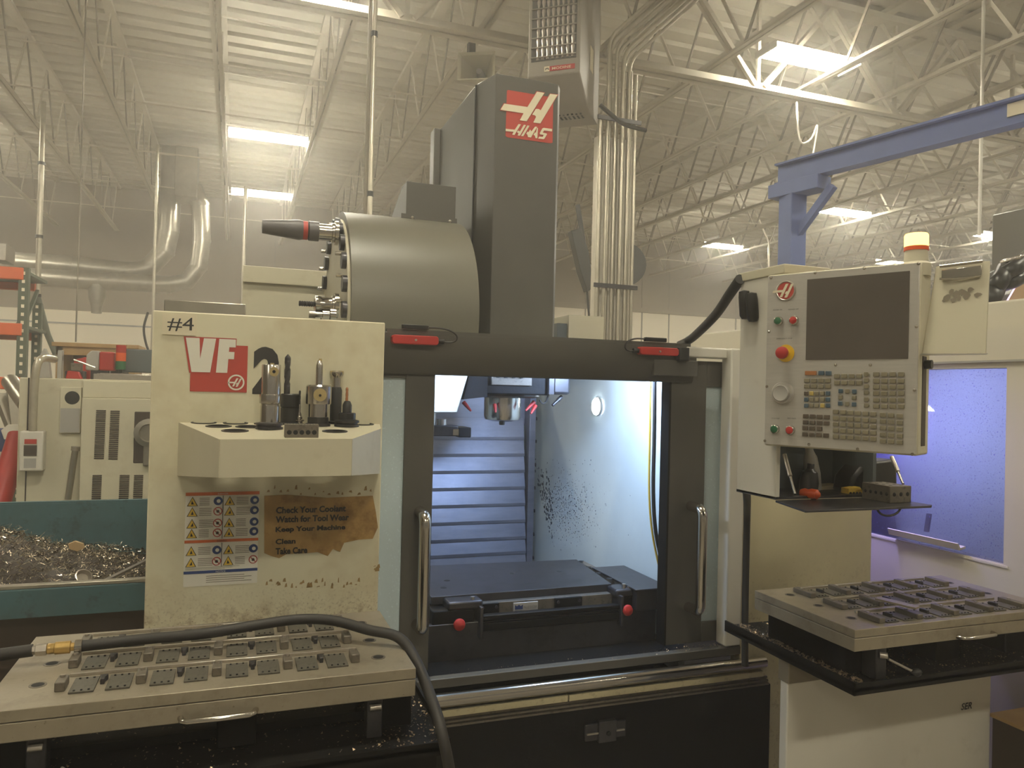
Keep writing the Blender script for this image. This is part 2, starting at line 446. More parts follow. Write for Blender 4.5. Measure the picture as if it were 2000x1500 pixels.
# ------------------------------------------------------------------ ceiling lights: six open tubes in a slotted fixture
def light_parts():
    t = thing('ceiling_light', 'x', 'ceiling light', (0, 0, 5.6))
    L, W = 1.18, .36
    fr = MB().box(-L / 2 - .02, -L / 2, -W / 2, W / 2, -.03, .05).box(L / 2, L / 2 + .02, -W / 2, W / 2, -.03, .05)
    fr.box(-L / 2, L / 2, -.165, -.03, .04, .045).box(-L / 2, L / 2, .03, .165, .04, .045).box(-L / 2, L / 2, -.03, .03, .05, .09)
    fr.build('frame', mt['white'], t, world=False, bevel=.004)
    tb = MB().cyl((-L / 2, 0, 0), (L / 2, 0, 0), .013, n=8).build('tube', mt['tube_glow'], t, world=False)
    tb.location = (0, -W / 2 + .03, 0)
    for k in range(1, 6): again(tb, t, (0, -W / 2 + .03 + k * .06, 0))
    return t
def copy_thing(t, loc, label=None, rz=None):
    c = t.copy(); COL.objects.link(c); c.location = loc
    if rz is not None: c.rotation_euler.z = rz
    if label: c['label'] = label
    for ch in t.children:
        d = ch.copy(); COL.objects.link(d); d.parent = c
        for gch in ch.children:
            e = gch.copy(); COL.objects.link(e); e.parent = d
    return c
l0 = light_parts()
spots = [((6.1, 7.03), 'large glaring fluorescent ceiling light at upper right, above the truss girder'),
         ((11.85, 12.55), 'fluorescent ceiling light right of the blue crane post'),
         ((11.75, 16.7), 'fluorescent ceiling light left of the blue crane post, above the far wall'),
         ((.38, 12.55), 'upper of the two bright fluorescent ceiling lights left of the drum'),
         ((.40, 16.35), 'lower of the two bright fluorescent ceiling lights left of the drum'),
         ((17.3, 16.6), 'small distant ceiling light just left of the amber beacon'),
         ((16.6, 12.8), 'small distant ceiling light above the clipboard'),
         ((.4, 7.03), 'ceiling light just above the frame, over the girder'),
         ]
for i, (p, lb) in enumerate(spots):
    if i == 0:
        l0.location = (p[0], p[1], 5.6); l0['label'] = lb; l0['group'] = 'fluorescent ceiling lights'
    else:
        copy_thing(l0, (p[0], p[1], 5.6), lb)
for p in ((.4, 1.6), (6.1, 1.6), (-5.3, 1.6), (-5.3, 7.03), (-5.3, 12.55), (.4, -3.6), (6.1, -3.6), (-5.3, -3.6), (11.8, 1.6), (11.8, 7.03), (-5.3, 16.4), (-11, 16.4)):
    copy_thing(l0, (p[0], p[1], 5.6), 'ceiling light outside the frame in the same grid')

# ------------------------------------------------------------------ the milling machine
YF = 2.45
X_, Y_, Z_ = Vector((1, 0, 0)), Vector((0, 1, 0)), Vector((0, 0, 1))
mill = thing('milling_machine', 'large cream and charcoal vertical milling machine with open sliding doors', 'milling machine', (.9, 3.2, 0))

# left front panel with its printed emblem, number card, safety sheet and notice
lp = MB().box(-.235, .449, YF, YF + .05, .06, 1.912).build('front_panel', mt['cream'], mill, bevel=.004)
tag(lp, 'cream front panel, rust stained at the bottom')
Vz = Z_
def on_panel(px, py): return at(px, py, 'y', YF)
e = .0015
m = MB().box(on_panel(318, 612).x, on_panel(383, 655).x, YF - .004, YF, 1.842, 1.905)
put_text(m, '#4', (on_panel(327, 640).x, YF - .005, 1.853), X_, Z_, w=.072, h=.042, m=1, bold=.0)
m.build('number_card', [mt['cream_print'], mt['black_print']], lp, smooth=0)
# emblem: white letters over an offset red block
m = MB(); o = Vector((-.150, YF - e, 1.676))
m.flat([(.021, 0), (.181, 0), (.181, .142), (.148, .142), (.148, .163), (.0, .163), (.018, .055), (.021, .055)], o, X_, Z_, 0)
o2 = o - Y_ * e
m.flat([(.006, .160), (.044, .160), (.047, .098), (.056, .160), (.090, .160), (.076, .058), (.024, .058)], o2, X_, Z_, 1)
m.flat([(.099, .160), (.146, .160), (.146, .136), (.128, .136), (.127, .122), (.143, .122), (.142, .100), (.126, .100), (.124, .058), (.092, .058)], o2, X_, Z_, 1)
cx, cz, R = .150, .030, .024
ring = circle(cx, cz, R, 28)
m.flat(ring, o2, X_, Z_, 1, holes=[circle(cx, cz, R * .80, 28)[::-1]])
def h_mark(m, o, cx, cz, s, mi, u=X_, v=Z_):
    P = lambda pts: [(cx + a * s, cz + b * s) for a, b in pts]
    m.flat(P([(-1.35, .10), (-.28, .10), (.05, .75), (.36, .75), (-.34, -.72), (-.66, -.72), (-.38, -.16), (-1.5, -.16)]), o, u, v, mi)
    m.flat(P([(.62, .70), (.94, .70), (.24, -.78), (-.08, -.78), (.10, -.36), (-.06, -.36), (.10, -.08), (.28, -.08)]), o, u, v, mi)
h_mark(m, o2, cx, cz, .017, 1)
m.build('emblem', [mt['red_print'], mt['white_print']], lp, smooth=0)
m = MB(); put_text(m, '2', (.047, YF - e, 1.672), X_, Z_, w=.083, h=.146, bold=.055)
m.build('numeral', mt['black_print'], lp, smooth=0)
# safety sheet
m = MB(); A = on_panel(363, 962); B = on_panel(502, 1138)
w, h = B.x - A.x, A.z - B.z
o = Vector((A.x, YF - e, B.z)); o2 = o - Y_ * e; o3 = o2 - Y_ * e
def R4(x0, x1, y0, y1): return [(x0 * w, y0 * h), (x1 * w, y0 * h), (x1 * w, y1 * h), (x0 * w, y1 * h)]
m.flat(R4(0, 1, 0, 1), o, X_, Z_, 0)
m.flat(R4(0, 1, .965, 1), o2, X_, Z_, 1); m.flat(R4(0, 1, .462, .492), o2, X_, Z_, 1); m.flat(R4(0, 1, .135, .165), o2, X_, Z_, 3)
for xx in (.497,): m.flat(R4(xx, xx + .008, .50, .96), o2, X_, Z_, 4); m.flat(R4(xx, xx + .008, .20, .455), o2, X_, Z_, 4)
for r, yy in enumerate((.90, .79, .665, .56, .375, .255)):
    for c in (0, 1):
        bx = .02 + c * .50
        tri = [((bx) * w, (yy - .045) * h), ((bx + .145) * w, (yy - .045) * h), ((bx + .072) * w, (yy + .055) * h)]
        m.flat(tri, o2, X_, Z_, 4)
        tri = [((bx + .013) * w, (yy - .040) * h), ((bx + .132) * w, (yy - .040) * h), ((bx + .072) * w, (yy + .046) * h)]
        m.flat(tri, o3, X_, Z_, 2)
        m.flat([((bx + .055) * w, (yy - .026) * h), ((bx + .092) * w, (yy - .024) * h), ((bx + .075 + .01 * ((r * 7 + c) % 3 - 1)) * w, (yy + .015) * h)], o3 - Y_ * e, X_, Z_, 4)
        for q in range(5):
            m.flat(R4(bx + .165, bx + .30 + .03 * ((q * 3 + r + c) % 3), yy - .038 + q * .018, yy - .032 + q * .018), o2, X_, Z_, 5)
        red = (r, c) in ((1, 0), (2, 0), (3, 0), (5, 0), (5, 1))
        cxx, cyy, rr = (bx + .415) * w, (yy + .004) * h, .062 * w
        m.flat(circle(cxx, cyy, rr, 18), o2, X_, Z_, 6 if red else 3)
        if red:
            m.flat(circle(cxx, cyy, rr * .78, 18), o3, X_, Z_, 0)
            m.flat([(cxx - rr * .6, cyy + rr * .45), (cxx - rr * .45, cyy + rr * .6), (cxx + rr * .6, cyy - rr * .45), (cxx + rr * .45, cyy - rr * .6)], o3 - Y_ * e, X_, Z_, 6)
            m.flat(circle(cxx, cyy, rr * .35, 8), o3 - Y_ * e, X_, Z_, 4)
        else:
            m.flat(circle(cxx + rr * .1, cyy, rr * .45, 8), o3, X_, Z_, 0)
for q in range(4): m.flat(R4(.30, .92 - .1 * (q % 2), .035 + q * .022, .041 + q * .022), o2, X_, Z_, 5)
for q in range(3): m.flat(R4(.02, .55 + .1 * q, .178 + q * .010, .181 + q * .010), o2, X_, Z_, 5)
put_text(m, 'NOTICE', (A.x + w * .43, YF - 3 * e, B.z + .140 * h), X_, Z_, w=w * .13, h=h * .018, m=0)
put_text(m, 'WARNING', (A.x + w * .43, YF - 3 * e, B.z + .467 * h), X_, Z_, w=w * .14, h=h * .018, m=4)
put_text(m, 'DANGER', (A.x + w * .43, YF - 3 * e, B.z + .972 * h), X_, Z_, w=w * .14, h=h * .018, m=0)
m.build('safety_sheet', [mt['white_print'], mt['orange_print'], mt['yellow_print'], mt['blue_print'], mt['black_print'], mt['grey_print'], mt['red_print']], lp, smooth=0)
# torn oily notice
pts = [(516, 968), (560, 966), (640, 972), (728, 968), (734, 1000), (738, 1030), (728, 1052), (700, 1054), (672, 1060), (664, 1078), (650, 1072), (640, 1086), (620, 1078), (600, 1080), (560, 1082), (545, 1090), (530, 1086), (516, 1080)]
PP = [on_panel(*p) for p in pts]
m = MB().flat([(p.x, p.z) for p in PP], (0, YF - e, 0), X_, Z_, 0)
for txt, x0, x1, yy in (('Check Your Coolant', 539, 675, 1003), ('Watch for Tool Wear', 538, 681, 1021), ('Keep Your Machine', 538, 674, 1042), ('Clean', 538, 577, 1063), ('Take Care', 538, 600, 1083)):
    a, b = on_panel(x0, yy), on_panel(x1, yy - (x1 - x0) * .02)
    put_text(m, txt, (a.x, YF - 2 * e, a.z), X_, Z_, w=b.x - a.x, h=.0205 if 'Y' in txt or 'T' in txt else .0165, m=1, bold=.035)
m.build('torn_notice', [mt['tan_paper'], mt['black_print']], lp, smooth=0)
m = MB()
rnd = random.Random(3)
for x0, x1, yy, n in ((520, 705, 1142, 24), (520, 735, 962, 16), (728, 740, 1110, 5)):
    for k in range(n):
        a = on_panel(x0 + (x1 - x0) * k / n + rnd.uniform(-3, 3), yy + rnd.uniform(-7, 7))
        ww, hh = rnd.uniform(.004, .012), rnd.uniform(.003, .018)
        m.flat([(0, 0), (ww, rnd.uniform(-.003, .003)), (ww * .8, hh), (ww * .3, hh * .8)], (a.x, YF - e, a.z), X_, Z_)
m.build('tape_residue', mt['tape'], lp, smooth=0)['kind'] = 'stuff'
MB().box(at(320, 605, 'y', 2.55).x, at(480, 605, 'y', 2.55).x, 2.55, 2.60, 1.90, at(480, 594, 'y', 2.55).z).build('top_bracket', mt['galv'], mill, bevel=.003)
# enclosure roof edge and rear panel
MB().box(-.23, .45, 2.5, 2.62, 1.895, 1.91).build('enclosure_top', mt['cream_clean'], mill)
MB().box(.016, .40, 3.62, 3.66, 1.3, 2.19).box(.016, .40, 3.60, 3.64, 2.16, 2.235).build('rear_panel', mt['cream_clean'], mill, bevel=.003)
MB().box(-.22, -.18, 2.5, 4.6, .1, 1.9).build('side_panel', mt['cream_clean'], mill)

# header beam
MB().prism([(0, 0), (0, .066), (.14, .066), (.14, -.062), (.03, -.072), (.022, -.066)], (.449, 2.475, 1.82), Y_, Z_, (1.20, 0, 0)).build('header_beam', mt['charcoal'], mill, bevel=.003)
MB().box(.46, 1.62, 2.475, 2.50, 1.884, 1.896).build('header_rail', mt['charcoal'], mill)
# doors
def door(side):
    fx = (.20, .637) if side < 0 else (1.562, 1.90)
    win = (.24, .536) if side < 0 else (1.722, 1.87)
    y0, y1 = 2.515, 2.555
    zt, zb = 1.835, .745
    wz = (.885, 1.735) if side < 0 else (.82, 1.735)
    fr = MB()
    fr.box(fx[0], win[0], y0, y1, zb, zt).box(win[1], fx[1], y0, y1, zb, zt)
    fr.box(win[0], win[1], y0, y1, zb, wz[0]).box(win[0], win[1], y0, y1, wz[1], zt)
    d = fr.build('door', mt['charcoal'], mill, bevel=.002)
    MB().box(win[0] - .005, win[1] + .005, y0 + .012, y0 + .020, wz[0] - .005, wz[1] + .005).build('window_pane', mt['door_glass'], d)
    hx = .594 if side < 0 else 1.660
    z0, z1 = (.905, 1.285) if side < 0 else (.885, 1.275)
    r = .0195
    path = [(hx, y0, z0)] + [(hx, y0 - .055 - .028 * math.sin(a), z0 + .032 - .03 * math.cos(a)) for a in [i * math.pi / 12 for i in range(7)]]
    path += [(hx, y0 - .083, z0 + .05 + (z1 - z0 - .10) * t / 6) for t in range(7)]
    path += [(hx, y0 - .055 - .028 * math.cos(a), z1 - .032 + .03 * math.sin(a)) for a in [i * math.pi / 12 for i in range(7)]] + [(hx, y0, z1)]
    MB().tube(path, r, 14).build('handle', mt['chrome'], d)
    if side > 0:
        MB().box(1.555, 1.563, 2.512, 2.57, zb, zt).build('door_edge', mt['black'], d)
        MB().box(1.46, 1.65, 2.47, 2.53, 1.772, 1.832).build('door_bracket', mt['charcoal'], d, bevel=.002)
    return d
door(-1); door(1)
# red interlock switches with their cables
def interlock(x0, x1, side):
    s = MB()
    z0, z1 = 1.846, 1.875; ch = .006
    poly = [(x0, z0 + ch), (x0 + ch, z0), (x1 - ch, z0), (x1, z0 + ch), (x1, z1 - ch), (x1 - ch, z1), (x0 + ch, z1), (x0, z1 - ch)]
    s.prism(poly, (0, 2.445, 0), X_, Z_, (0, .036, 0))
    sw = s.build('safety_switch', mt['red'], mill, bevel=.002)
    MB().cyl(((x0 + x1) / 2, 2.4455, 1.86), ((x0 + x1) / 2, 2.442, 1.86), .004, n=10).build('screw', mt['steel'], sw)
    xe = x1 if side < 0 else x0; k = 1 if side < 0 else -1
    MB().cyl((xe, 2.462, 1.86), (xe + k * .022, 2.462, 1.86), .009, n=10).build('cable_gland', mt['black_smooth'], sw)
    MB().tube(bez((xe + k * .02, 2.462, 1.86), (xe + k * .085, 2.44, 1.845), (xe + k * .085, 2.44, 1.912), (xe - k * .03, 2.47, 1.905)), .0032, 6).build('cable', mt['rubber'], sw)
    MB().box(min(xe - k * .03, xe - k * .12), max(xe - k * .03, xe - k * .12), 2.462, 2.48, 1.897, 1.912).build('cable_box', mt['black_smooth'], sw, bevel=.002)
interlock(.473, .628, -1); interlock(1.388, 1.55, 1)
MB().box(1.555, 1.60, 2.45, 2.5, 1.83, 1.88).build('switch_tongue', mt['black_smooth'], mill, bevel=.003)
# right front frame and right cabinet panel
MB().box(1.785, 1.855, YF - .005, 2.51, .74, 1.885).box(1.60, 1.785, YF + .02, 2.51, 1.845, 1.885).build('corner_post', mt['white'], mill, bevel=.006)
MB().box(1.855, 2.50, YF, 2.51, .06, 1.86).build('front_panel', mt['cream_stained'], mill, bevel=.004)
MB().box(2.46, 2.50, 2.52, 4.5, .06, 1.86).build('side_panel', mt['cream_clean'], mill)
# sill, rails and base
sill = MB().box(.15, 1.86, 2.45, 2.485, .705, .737).build('sill', mt['charcoal'], mill, bevel=.003)
MB().box(.15, 1.90, 2.485, 2.68, .69, .712).build('door_track', mt['black'], mill)
tag(sill, 'charcoal door sill sprinkled with chips')
MB().cyl((.3, 2.425, .676), (1.95, 2.425, .676), .0225, n=20).build('guide_rail', mt['chrome'], mill)
MB().box(.3, 1.12, 2.425, 2.47, .618, .640).build('cover_strip', mt['cream_stained'], mill, bevel=.002)
MB().box(1.125, 1.95, 2.425, 2.47, .618, .640).build('cover_strip', mt['cream_stained'], mill, bevel=.002)
m = MB()
for k in range(3): m.box(.3, 1.98, 2.43 + .006 * k, 2.48, .582 + k * .011, .589 + k * .011)
m.build('ribbed_strip', mt['block_steel'], mill)
MB().box(-.2, 2.45, 2.47, 4.4, .08, .60).build('base', mt['black'], mill, bevel=.004)
MB().box(.25, 2.0, 2.445, 2.475, .08, .578).build('base_door', mt['black'], mill, bevel=.004)
lt = MB().box(1.195, 1.357, 2.436, 2.446, .462, .522).box(1.245, 1.315, 2.425, 2.446, .455, .530).build('latch', mt['dark_steel'], mill, bevel=.003)
MB().cyl((1.282, 2.426, .487), (1.282, 2.421, .487), .008, n=12).build('keyhole', mt['hole'], lt)
MB().box(1.20, 1.35, 2.430, 2.437, .487, .492).build('latch_bar', mt['steel'], lt)

# inside of the enclosure
XW = 1.675
iw = MB().box(XW, XW + .03, 2.60, 4.35, .55, 1.88).build('inner_wall', mt['inner_white'], mill)
tag(iw, 'pale enamelled inner wall with dark splashes')
m = MB()
rnd = random.Random(11)
bolt_o = None
for k, py in enumerate((815, 858, 902, 946, 990, 1035, 1080)):
    p = at(1026, py, 'x', XW)
    bo = MB().lathe([(.011, 0), (.011, .003), (.006, .007), (.0, .008)], (XW, 4.16, p.z), (-1, 0, 0), 10).build('bolt', mt['dark_steel'], iw)
MB().box(.30, XW, 4.30, 4.34, .55, 1.88).build('inner_wall', mt['inner_white'], mill)
MB().box(.25, .28, 2.62, 4.3, .55, 1.88).build('inner_wall', mt['inner_white'], mill)
MB().box(.25, XW, 2.62, 2.93, 1.865, 1.88).build('enclosure_roof', mt['inner_white'], mill)
# dark splash marks on the inner wall (dried coolant and fines)
m = MB()
for k in range(900):
    a, b = rnd.gauss(0, 1), rnd.gauss(0, 1)
    px, py = 1060 + abs(a) * 42 + (b * 8 if k % 3 else 30), 985 + b * 34 + a * 10
    if px < 1028: continue
    p = at(px, py, 'x', XW); r = rnd.uniform(.0012, .0045) * (2.2 if px < 1080 else 1)
    m.flat([(p.y + r * math.cos(t) * rnd.uniform(.6, 1.5), p.z + r * math.sin(t) * rnd.uniform(.6, 1.3)) for t in (0, 1.3, 2.5, 3.8, 5.0)], (XW - .0008, 0, 0), Y_, Z_)
sp = m.build('splash_marks', mt['slate'], iw, smooth=0); sp['kind'] = 'stuff'
# telescopic way cover at the back: overlapping steel slats
YB = 4.16
wc = MB().box(.45, 1.615, YB - .01, YB, 1.50, 1.88).build('way_cover', mt['way_steel'], mill)
zs = [at(930, py, 'y', YB).z for py in (858, 890, 922, 954, 986, 1018, 1050, 1078, 1110)]
for k in range(len(zs)):
    zt = zs[k - 1] if k else at(930, 820, 'y', YB).z
    y0 = YB - .022 - .010 * k
    MB().prism([(0, 0), (.004, 0), (.012, zt - zs[k] + .01), (.006, zt - zs[k] + .01), (-.016, .016), (-.016, 0)], (.45, y0, zs[k]), Y_, Z_, (1.135, 0, 0)).build('slat', mt['way_steel'], wc, smooth=0)
MB().box(1.595, 1.635, YB - .09, YB - .01, .6, 1.75).build('way_edge', mt['way_steel'], mill, bevel=.003)
# spindle head
hd = MB().box(.985, 1.275, 3.02, 3.5, 1.685, 2.0).build('spindle_head', mt['black'], mill, bevel=.006)
MB().lathe([(.165, 0), (.165, .012), (.14, .02), (.10, .02)], (1.125, 3.21, 1.69), (0, 0, -1), 28).build('head_ring', mt['dark_steel'], hd)
MB().lathe([(.082, 0), (.082, .085), (.076, .10), (.045, .108), (.0, .108)], (1.125, 3.21, 1.672), (0, 0, -1), 24).build('spindle_nose', mt['tool_steel'], hd)
MB().lathe([(.014, 0), (.012, .016), (.0, .018)], (1.125, 3.21, 1.564), (0, 0, -1), 10).build('spindle_tip', mt['dark_steel'], hd)
m = MB().box(1.005, 1.185, 3.008, 3.02, 1.725, 1.79)
m.build('data_plate', mt['block_steel'], hd, bevel=.001)
for k in range(4):
    MB().cyl((1.03 + k * .035, 3.010, 1.765), (1.03 + k * .035, 3.0, 1.765), .011, n=10).build('port', mt['hole'], hd)
MB().box(1.30, 1.385, 3.05, 3.2, 1.69, 1.80).build('coolant_block', mt['dark_steel'], hd, bevel=.012)
MB().box(1.262, 1.285, 3.0, 3.1, 1.69, 1.80).build('side_strip', mt['dark_steel'], hd)
for i, (a, b) in enumerate((((905, 785), (920, 803)), ((966, 790), (968, 806)), ((1043, 785), (1027, 802)), ((1046, 792), (1037, 808)))):
    p, q = at(*a, 'y', 3.12), at(*b, 'y', 3.10)
    MB().tube([p, p.lerp(q, .35), p.lerp(q, .7), q], [.009, .008, .006, .004], 10).build('coolant_nozzle', mt['red'], hd)
p, q = at(1097, 775, 'y', 3.1), at(1079, 792, 'y', 3.08)
MB().tube([p, p.lerp(q, .4), p.lerp(q, .45), q], [.009, .010, .008, .006], 10).build('coolant_nozzle', mt['dark_steel'], hd)
MB().tube(bez(at(1071, 770, 'y', 3.1), at(1068, 792, 'y', 3.1), at(1058, 792, 'y', 3.1), at(1054, 781, 'y', 3.1), 10), .004, 6).build('bent_hose', mt['rubber'], hd)
# tool changer chute, arm and carousel drum
P = [at(x, y, 'y', 2.92) for x, y in ((800, 700), (924, 700), (893, 806), (800, 806))]
MB().prism([(p.x, p.z) for p in P], (0, 2.92, 0), X_, Z_, (0, .35, 0)).build('chute', mt['chute_grey'], mill, bevel=.004)
P = [at(x, y, 'y', 2.96) for x, y in ((920, 720), (952, 735), (952, 775), (905, 780))]
MB().prism([(p.x, p.z) for p in P], (0, 2.96, 0), X_, Z_, (0, .2, 0)).build('chute_liner', mt['black'], mill)
a = at(850, 838, 'y', 3.1); b = at(914, 842, 'y', 3.1)
arm = MB().box(a.x - .2, a.x + .09, 3.06, 3.16, b.z - .02, b.z + .025).build('swing_arm', mt['dark_steel'], mill, bevel=.004)
MB().box(a.x + .09, b.x, 3.05, 3.17, b.z - .024, b.z + .018).build('gripper', mt['black'], arm, bevel=.004)
MB().box(a.x + .065, a.x + .09, 3.055, 3.06, b.z - .015, b.z + .01).build('clip', mt['chrome'], arm)
MB().cyl((a.x - .02, 3.11, b.z + .025), (a.x - .02, 3.11, b.z + .08), .025, n=14).cyl((a.x + .03, 3.11, b.z + .025), (a.x + .03, 3.11, b.z + .05), .02, n=14).build('pivot', mt['steel'], arm)

cc = Vector((0, 3.1, 1.975)); RD = .42
arc = [(cc.y + RD * math.cos(a), cc.z + RD * math.sin(a)) for a in [math.radians(-11.5 + i * 203 / 64) for i in range(65)]]
dr = MB().prism(arc, (.372, 0, 0), Y_, Z_, (.468, 0, 0))
drum = dr.build('carousel_cover', mt['charcoal_drum'], mill, smooth=30)
tag(drum, 'round charcoal tool carousel cover')
arc = [(cc.y + (RD - .03) * math.cos(a), cc.z + (RD - .03) * math.sin(a)) for a in [math.radians(-12.5 + i * 205 / 48) for i in range(49)]]
MB().prism(arc, (.362, 0, 0), Y_, Z_, (.012, 0, 0)).build('carousel_disc', mt['cream_clean'], mill)
for k in range(24):
    an = 2 * math.pi * k / 24
    if (RD - .06) * math.sin(an) < -.03: continue
    p = Vector((.345, cc.y + (RD - .055) * math.cos(an), cc.z + (RD - .055) * math.sin(an)))
    po = MB().lathe([(.030, 0), (.030, .017)], p, (1, 0, 0), 14).build('tool_pocket', mt['dark_steel'], mill)
    MB().cyl(p + Vector((.0, .03 * math.sin(an), -.03 * math.cos(an))), p + Vector((-.02, .03 * math.sin(an), -.03 * math.cos(an))), .007, n=8).build('clip', mt['chrome'], po)
# small housing on top of the drum
m = MB().prism([(3.0, 2.372), (3.0, 2.532), (3.10, 2.532), (3.34, 2.44), (3.34, 2.372)], (.622, 0, 0), Y_, Z_, (.205, 0, 0))
m.build('carousel_housing', mt['charcoal'], mill, bevel=.002)
MB().box(.60, .83, 2.985, 3.02, 2.37, 2.398).build('housing_flange', mt['charcoal'], mill)
for xx in (.645, .80): MB().ball((xx, 2.983, 2.384), .007, 8).build('bolt', mt['steel'], mill)
# tall head cover
plan = [(.972, 2.95), (1.25, 2.95), (1.272, 2.985), (1.272, 3.70), (.93, 3.70), (.93, 3.09)]
hc = MB().prism(plan, (0, 0, 1.88), X_, Y_, (0, 0, 1.125)).build('head_cover', mt['charcoal'], mill, bevel=.003)
tag(hc, 'tall charcoal head cover')
MB().box(.90, 1.3, 3.70, 3.78, 1.9, 3.01).build('rear_cover', mt['charcoal'], mill, bevel=.004)
MB().box(.925, .93, 3.085, 3.095, 1.9, 3.0).build('cover_seam', mt['black'], hc)
# emblem on the head cover
m = MB()
def on_col(cx, cy): # photo crop coordinates of the emblem
    p = at(960 + cx * 150 / 1607, 160 + cy * 150 / 1607, 'y', 2.95); return (p.x, p.z)
fo, fu, fv = Vector((0, 2.95, 0)), X_, Z_
def F(pts, k, mi): m.flat([on_col(*p) for p in pts], fo - Y_ * (.0012 * k), fu, fv, mi)
F([(320, 185), (345, 170), (1180, 310), (1290, 330), (1275, 1275), (1230, 1285), (330, 1160), (290, 1130)], 1, 0)
F([(165, 600), (250, 445), (760, 515), (935, 195), (1115, 225), (740, 840), (570, 815), (645, 665)], 2, 0)
F([(850, 860), (1000, 590), (1215, 245), (1395, 265), (1025, 885)], 2, 0)
F([(180, 590), (260, 460), (745, 530), (945, 210), (1100, 235), (730, 830), (585, 808), (662, 662)], 3, 1)
F([(868, 855), (925, 735), (900, 705), (845, 690), (920, 570), (985, 572), (1020, 600), (1220, 258), (1375, 275), (1015, 875)], 3, 1)
for pts in ([(290, 985), (480, 1005), (560, 885), (610, 893), (475, 1115), (425, 1108), (455, 1050), (290, 1035)],
            [(530, 1040), (550, 1022), (590, 1040), (668, 902), (715, 908), (590, 1130), (540, 1125), (560, 1080), (530, 1065)],
            [(612, 1135), (745, 915), (790, 922), (660, 1143)],
            [(800, 1000), (830, 1040), (905, 940), (950, 945), (820, 1168), (755, 1158), (745, 1110), (720, 1090), (750, 1040), (765, 1060)],
            [(945, 965), (965, 970), (952, 1185), (910, 1180), (900, 1130), (870, 1115), (900, 1060), (920, 1070)],
            [(1000, 1080), (1055, 980), (1085, 965), (1262, 990), (1258, 1042), (1095, 1020), (1065, 1065), (1150, 1085), (1152, 1105), (1100, 1195), (1080, 1203), (968, 1190), (990, 1150), (1065, 1155), (1085, 1115), (1010, 1105)]):
    F(pts, 3, 1)
m.build('emblem', [mt['red_print'], mt['cream_print']], hc, smooth=0)
# junction boxes behind the header
MB().box(1.615, 1.82, 3.6, 3.8, 1.8, 2.105).build('junction_box', mt['cream_clean'], mill, bevel=.003)
MB().box(1.56, 1.63, 3.62, 3.8, 1.8, 2.06).build('junction_box', mt['slate'], mill, bevel=.003)
# umbilical from header to pendant, hose and wire inside
MB().tube(smooth_path([at(1325, 675, 'y', 2.55), at(1352, 660, 'y', 2.5), at(1395, 618, 'y', 2.2), at(1425, 575, 'y', 2.0), at(1446, 545, 'y', 1.9)]), .016, 10).build('cable_conduit', mt['rubber'], mill)
MB().tube(smooth_path([at(1279, 740, 'y', 2.66), at(1278, 850, 'y', 2.66), at(1276, 960, 'y', 2.66), at(1281, 1040, 'y', 2.66), at(1296, 1110, 'y', 2.67), at(1304, 1150, 'y', 2.68)]), .008, 10).build('air_hose', mt['rubber'], mill)
MB().tube(smooth_path([at(1270, 740, 'y', 2.67), at(1269, 850, 'y', 2.67), at(1268, 960, 'y', 2.67), at(1274, 1040, 'y', 2.67), at(1290, 1120, 'y', 2.67)]), .0045, 8).build('air_hose', mt['yellow_print'], mill)
# saddle cover, pan and right-hand way box
MB().box(.62, 1.612, 2.672, 2.70, .56, .846).build('saddle_cover', mt['dark_steel'], mill, bevel=.003)
MB().box(.3, XW, 2.70, 4.15, .56, .70).build('chip_pan', mt['dark_steel'], mill)
MB().box(1.505, 1.648, 2.64, 3.01, .845, .925).box(1.495, 1.655, 2.63, 3.02, .925, .932).build('table_end_cover', mt['dark_steel'], mill, bevel=.002)
# bright round spot on the inner wall, built as a glowing disc with bezel
wl = MB().lathe([(.046, 0), (.046, .006), (.044, .008)], (XW, 3.36, 1.635), (-1, 0, 0), 28).build('wall_disc', mt['steel'], mill)
MB().lathe([(.0, .009), (.043, .009), (.040, .014), (.0, .016)], (XW, 3.36, 1.635), (-1, 0, 0), 28, cap=False).build('lens', mt['disc_glow'], wl)
MB().box(.64, .88, 2.63, 2.69, 1.848, 1.868).build('unseen_lamp_bar', mt['steel'], mill, bevel=.003)
ld = bpy.data.lights.new('unseen_machine_lamp', 'AREA'); ld.shape = 'RECTANGLE'; ld.size = .2; ld.size_y = .06; ld.energy = 13; ld.color = LAMP_COOL
lo = bpy.data.objects.new('unseen_machine_lamp', ld); COL.objects.link(lo)
lo.location = (.76, 2.665, 1.842)
lo.rotation_euler = (Vector((1.45, 3.6, .9)) - lo.location).to_track_quat('-Z', 'Y').to_euler()
MB().box(1.40, 1.52, 2.63, 2.68, 1.848, 1.868).build('unseen_lamp_bar', mt['steel'], mill, bevel=.003)  # second bar and unseen lamp, added to brighten the inner wall
fill_lamp = bpy.data.lights.new('unseen_machine_lamp', 'AREA'); fill_lamp.shape = 'RECTANGLE'; fill_lamp.size = .1; fill_lamp.size_y = .04; fill_lamp.energy = 18; fill_lamp.color = LAMP_COOL
fill_lamp_obj = bpy.data.objects.new('unseen_machine_lamp', fill_lamp); COL.objects.link(fill_lamp_obj); fill_lamp_obj.location = (1.46, 2.665, 1.842)
fill_lamp_obj.rotation_euler = (Vector((1.62, 3.65, 1.0)) - fill_lamp_obj.location).to_track_quat('-Z', 'Y').to_euler()
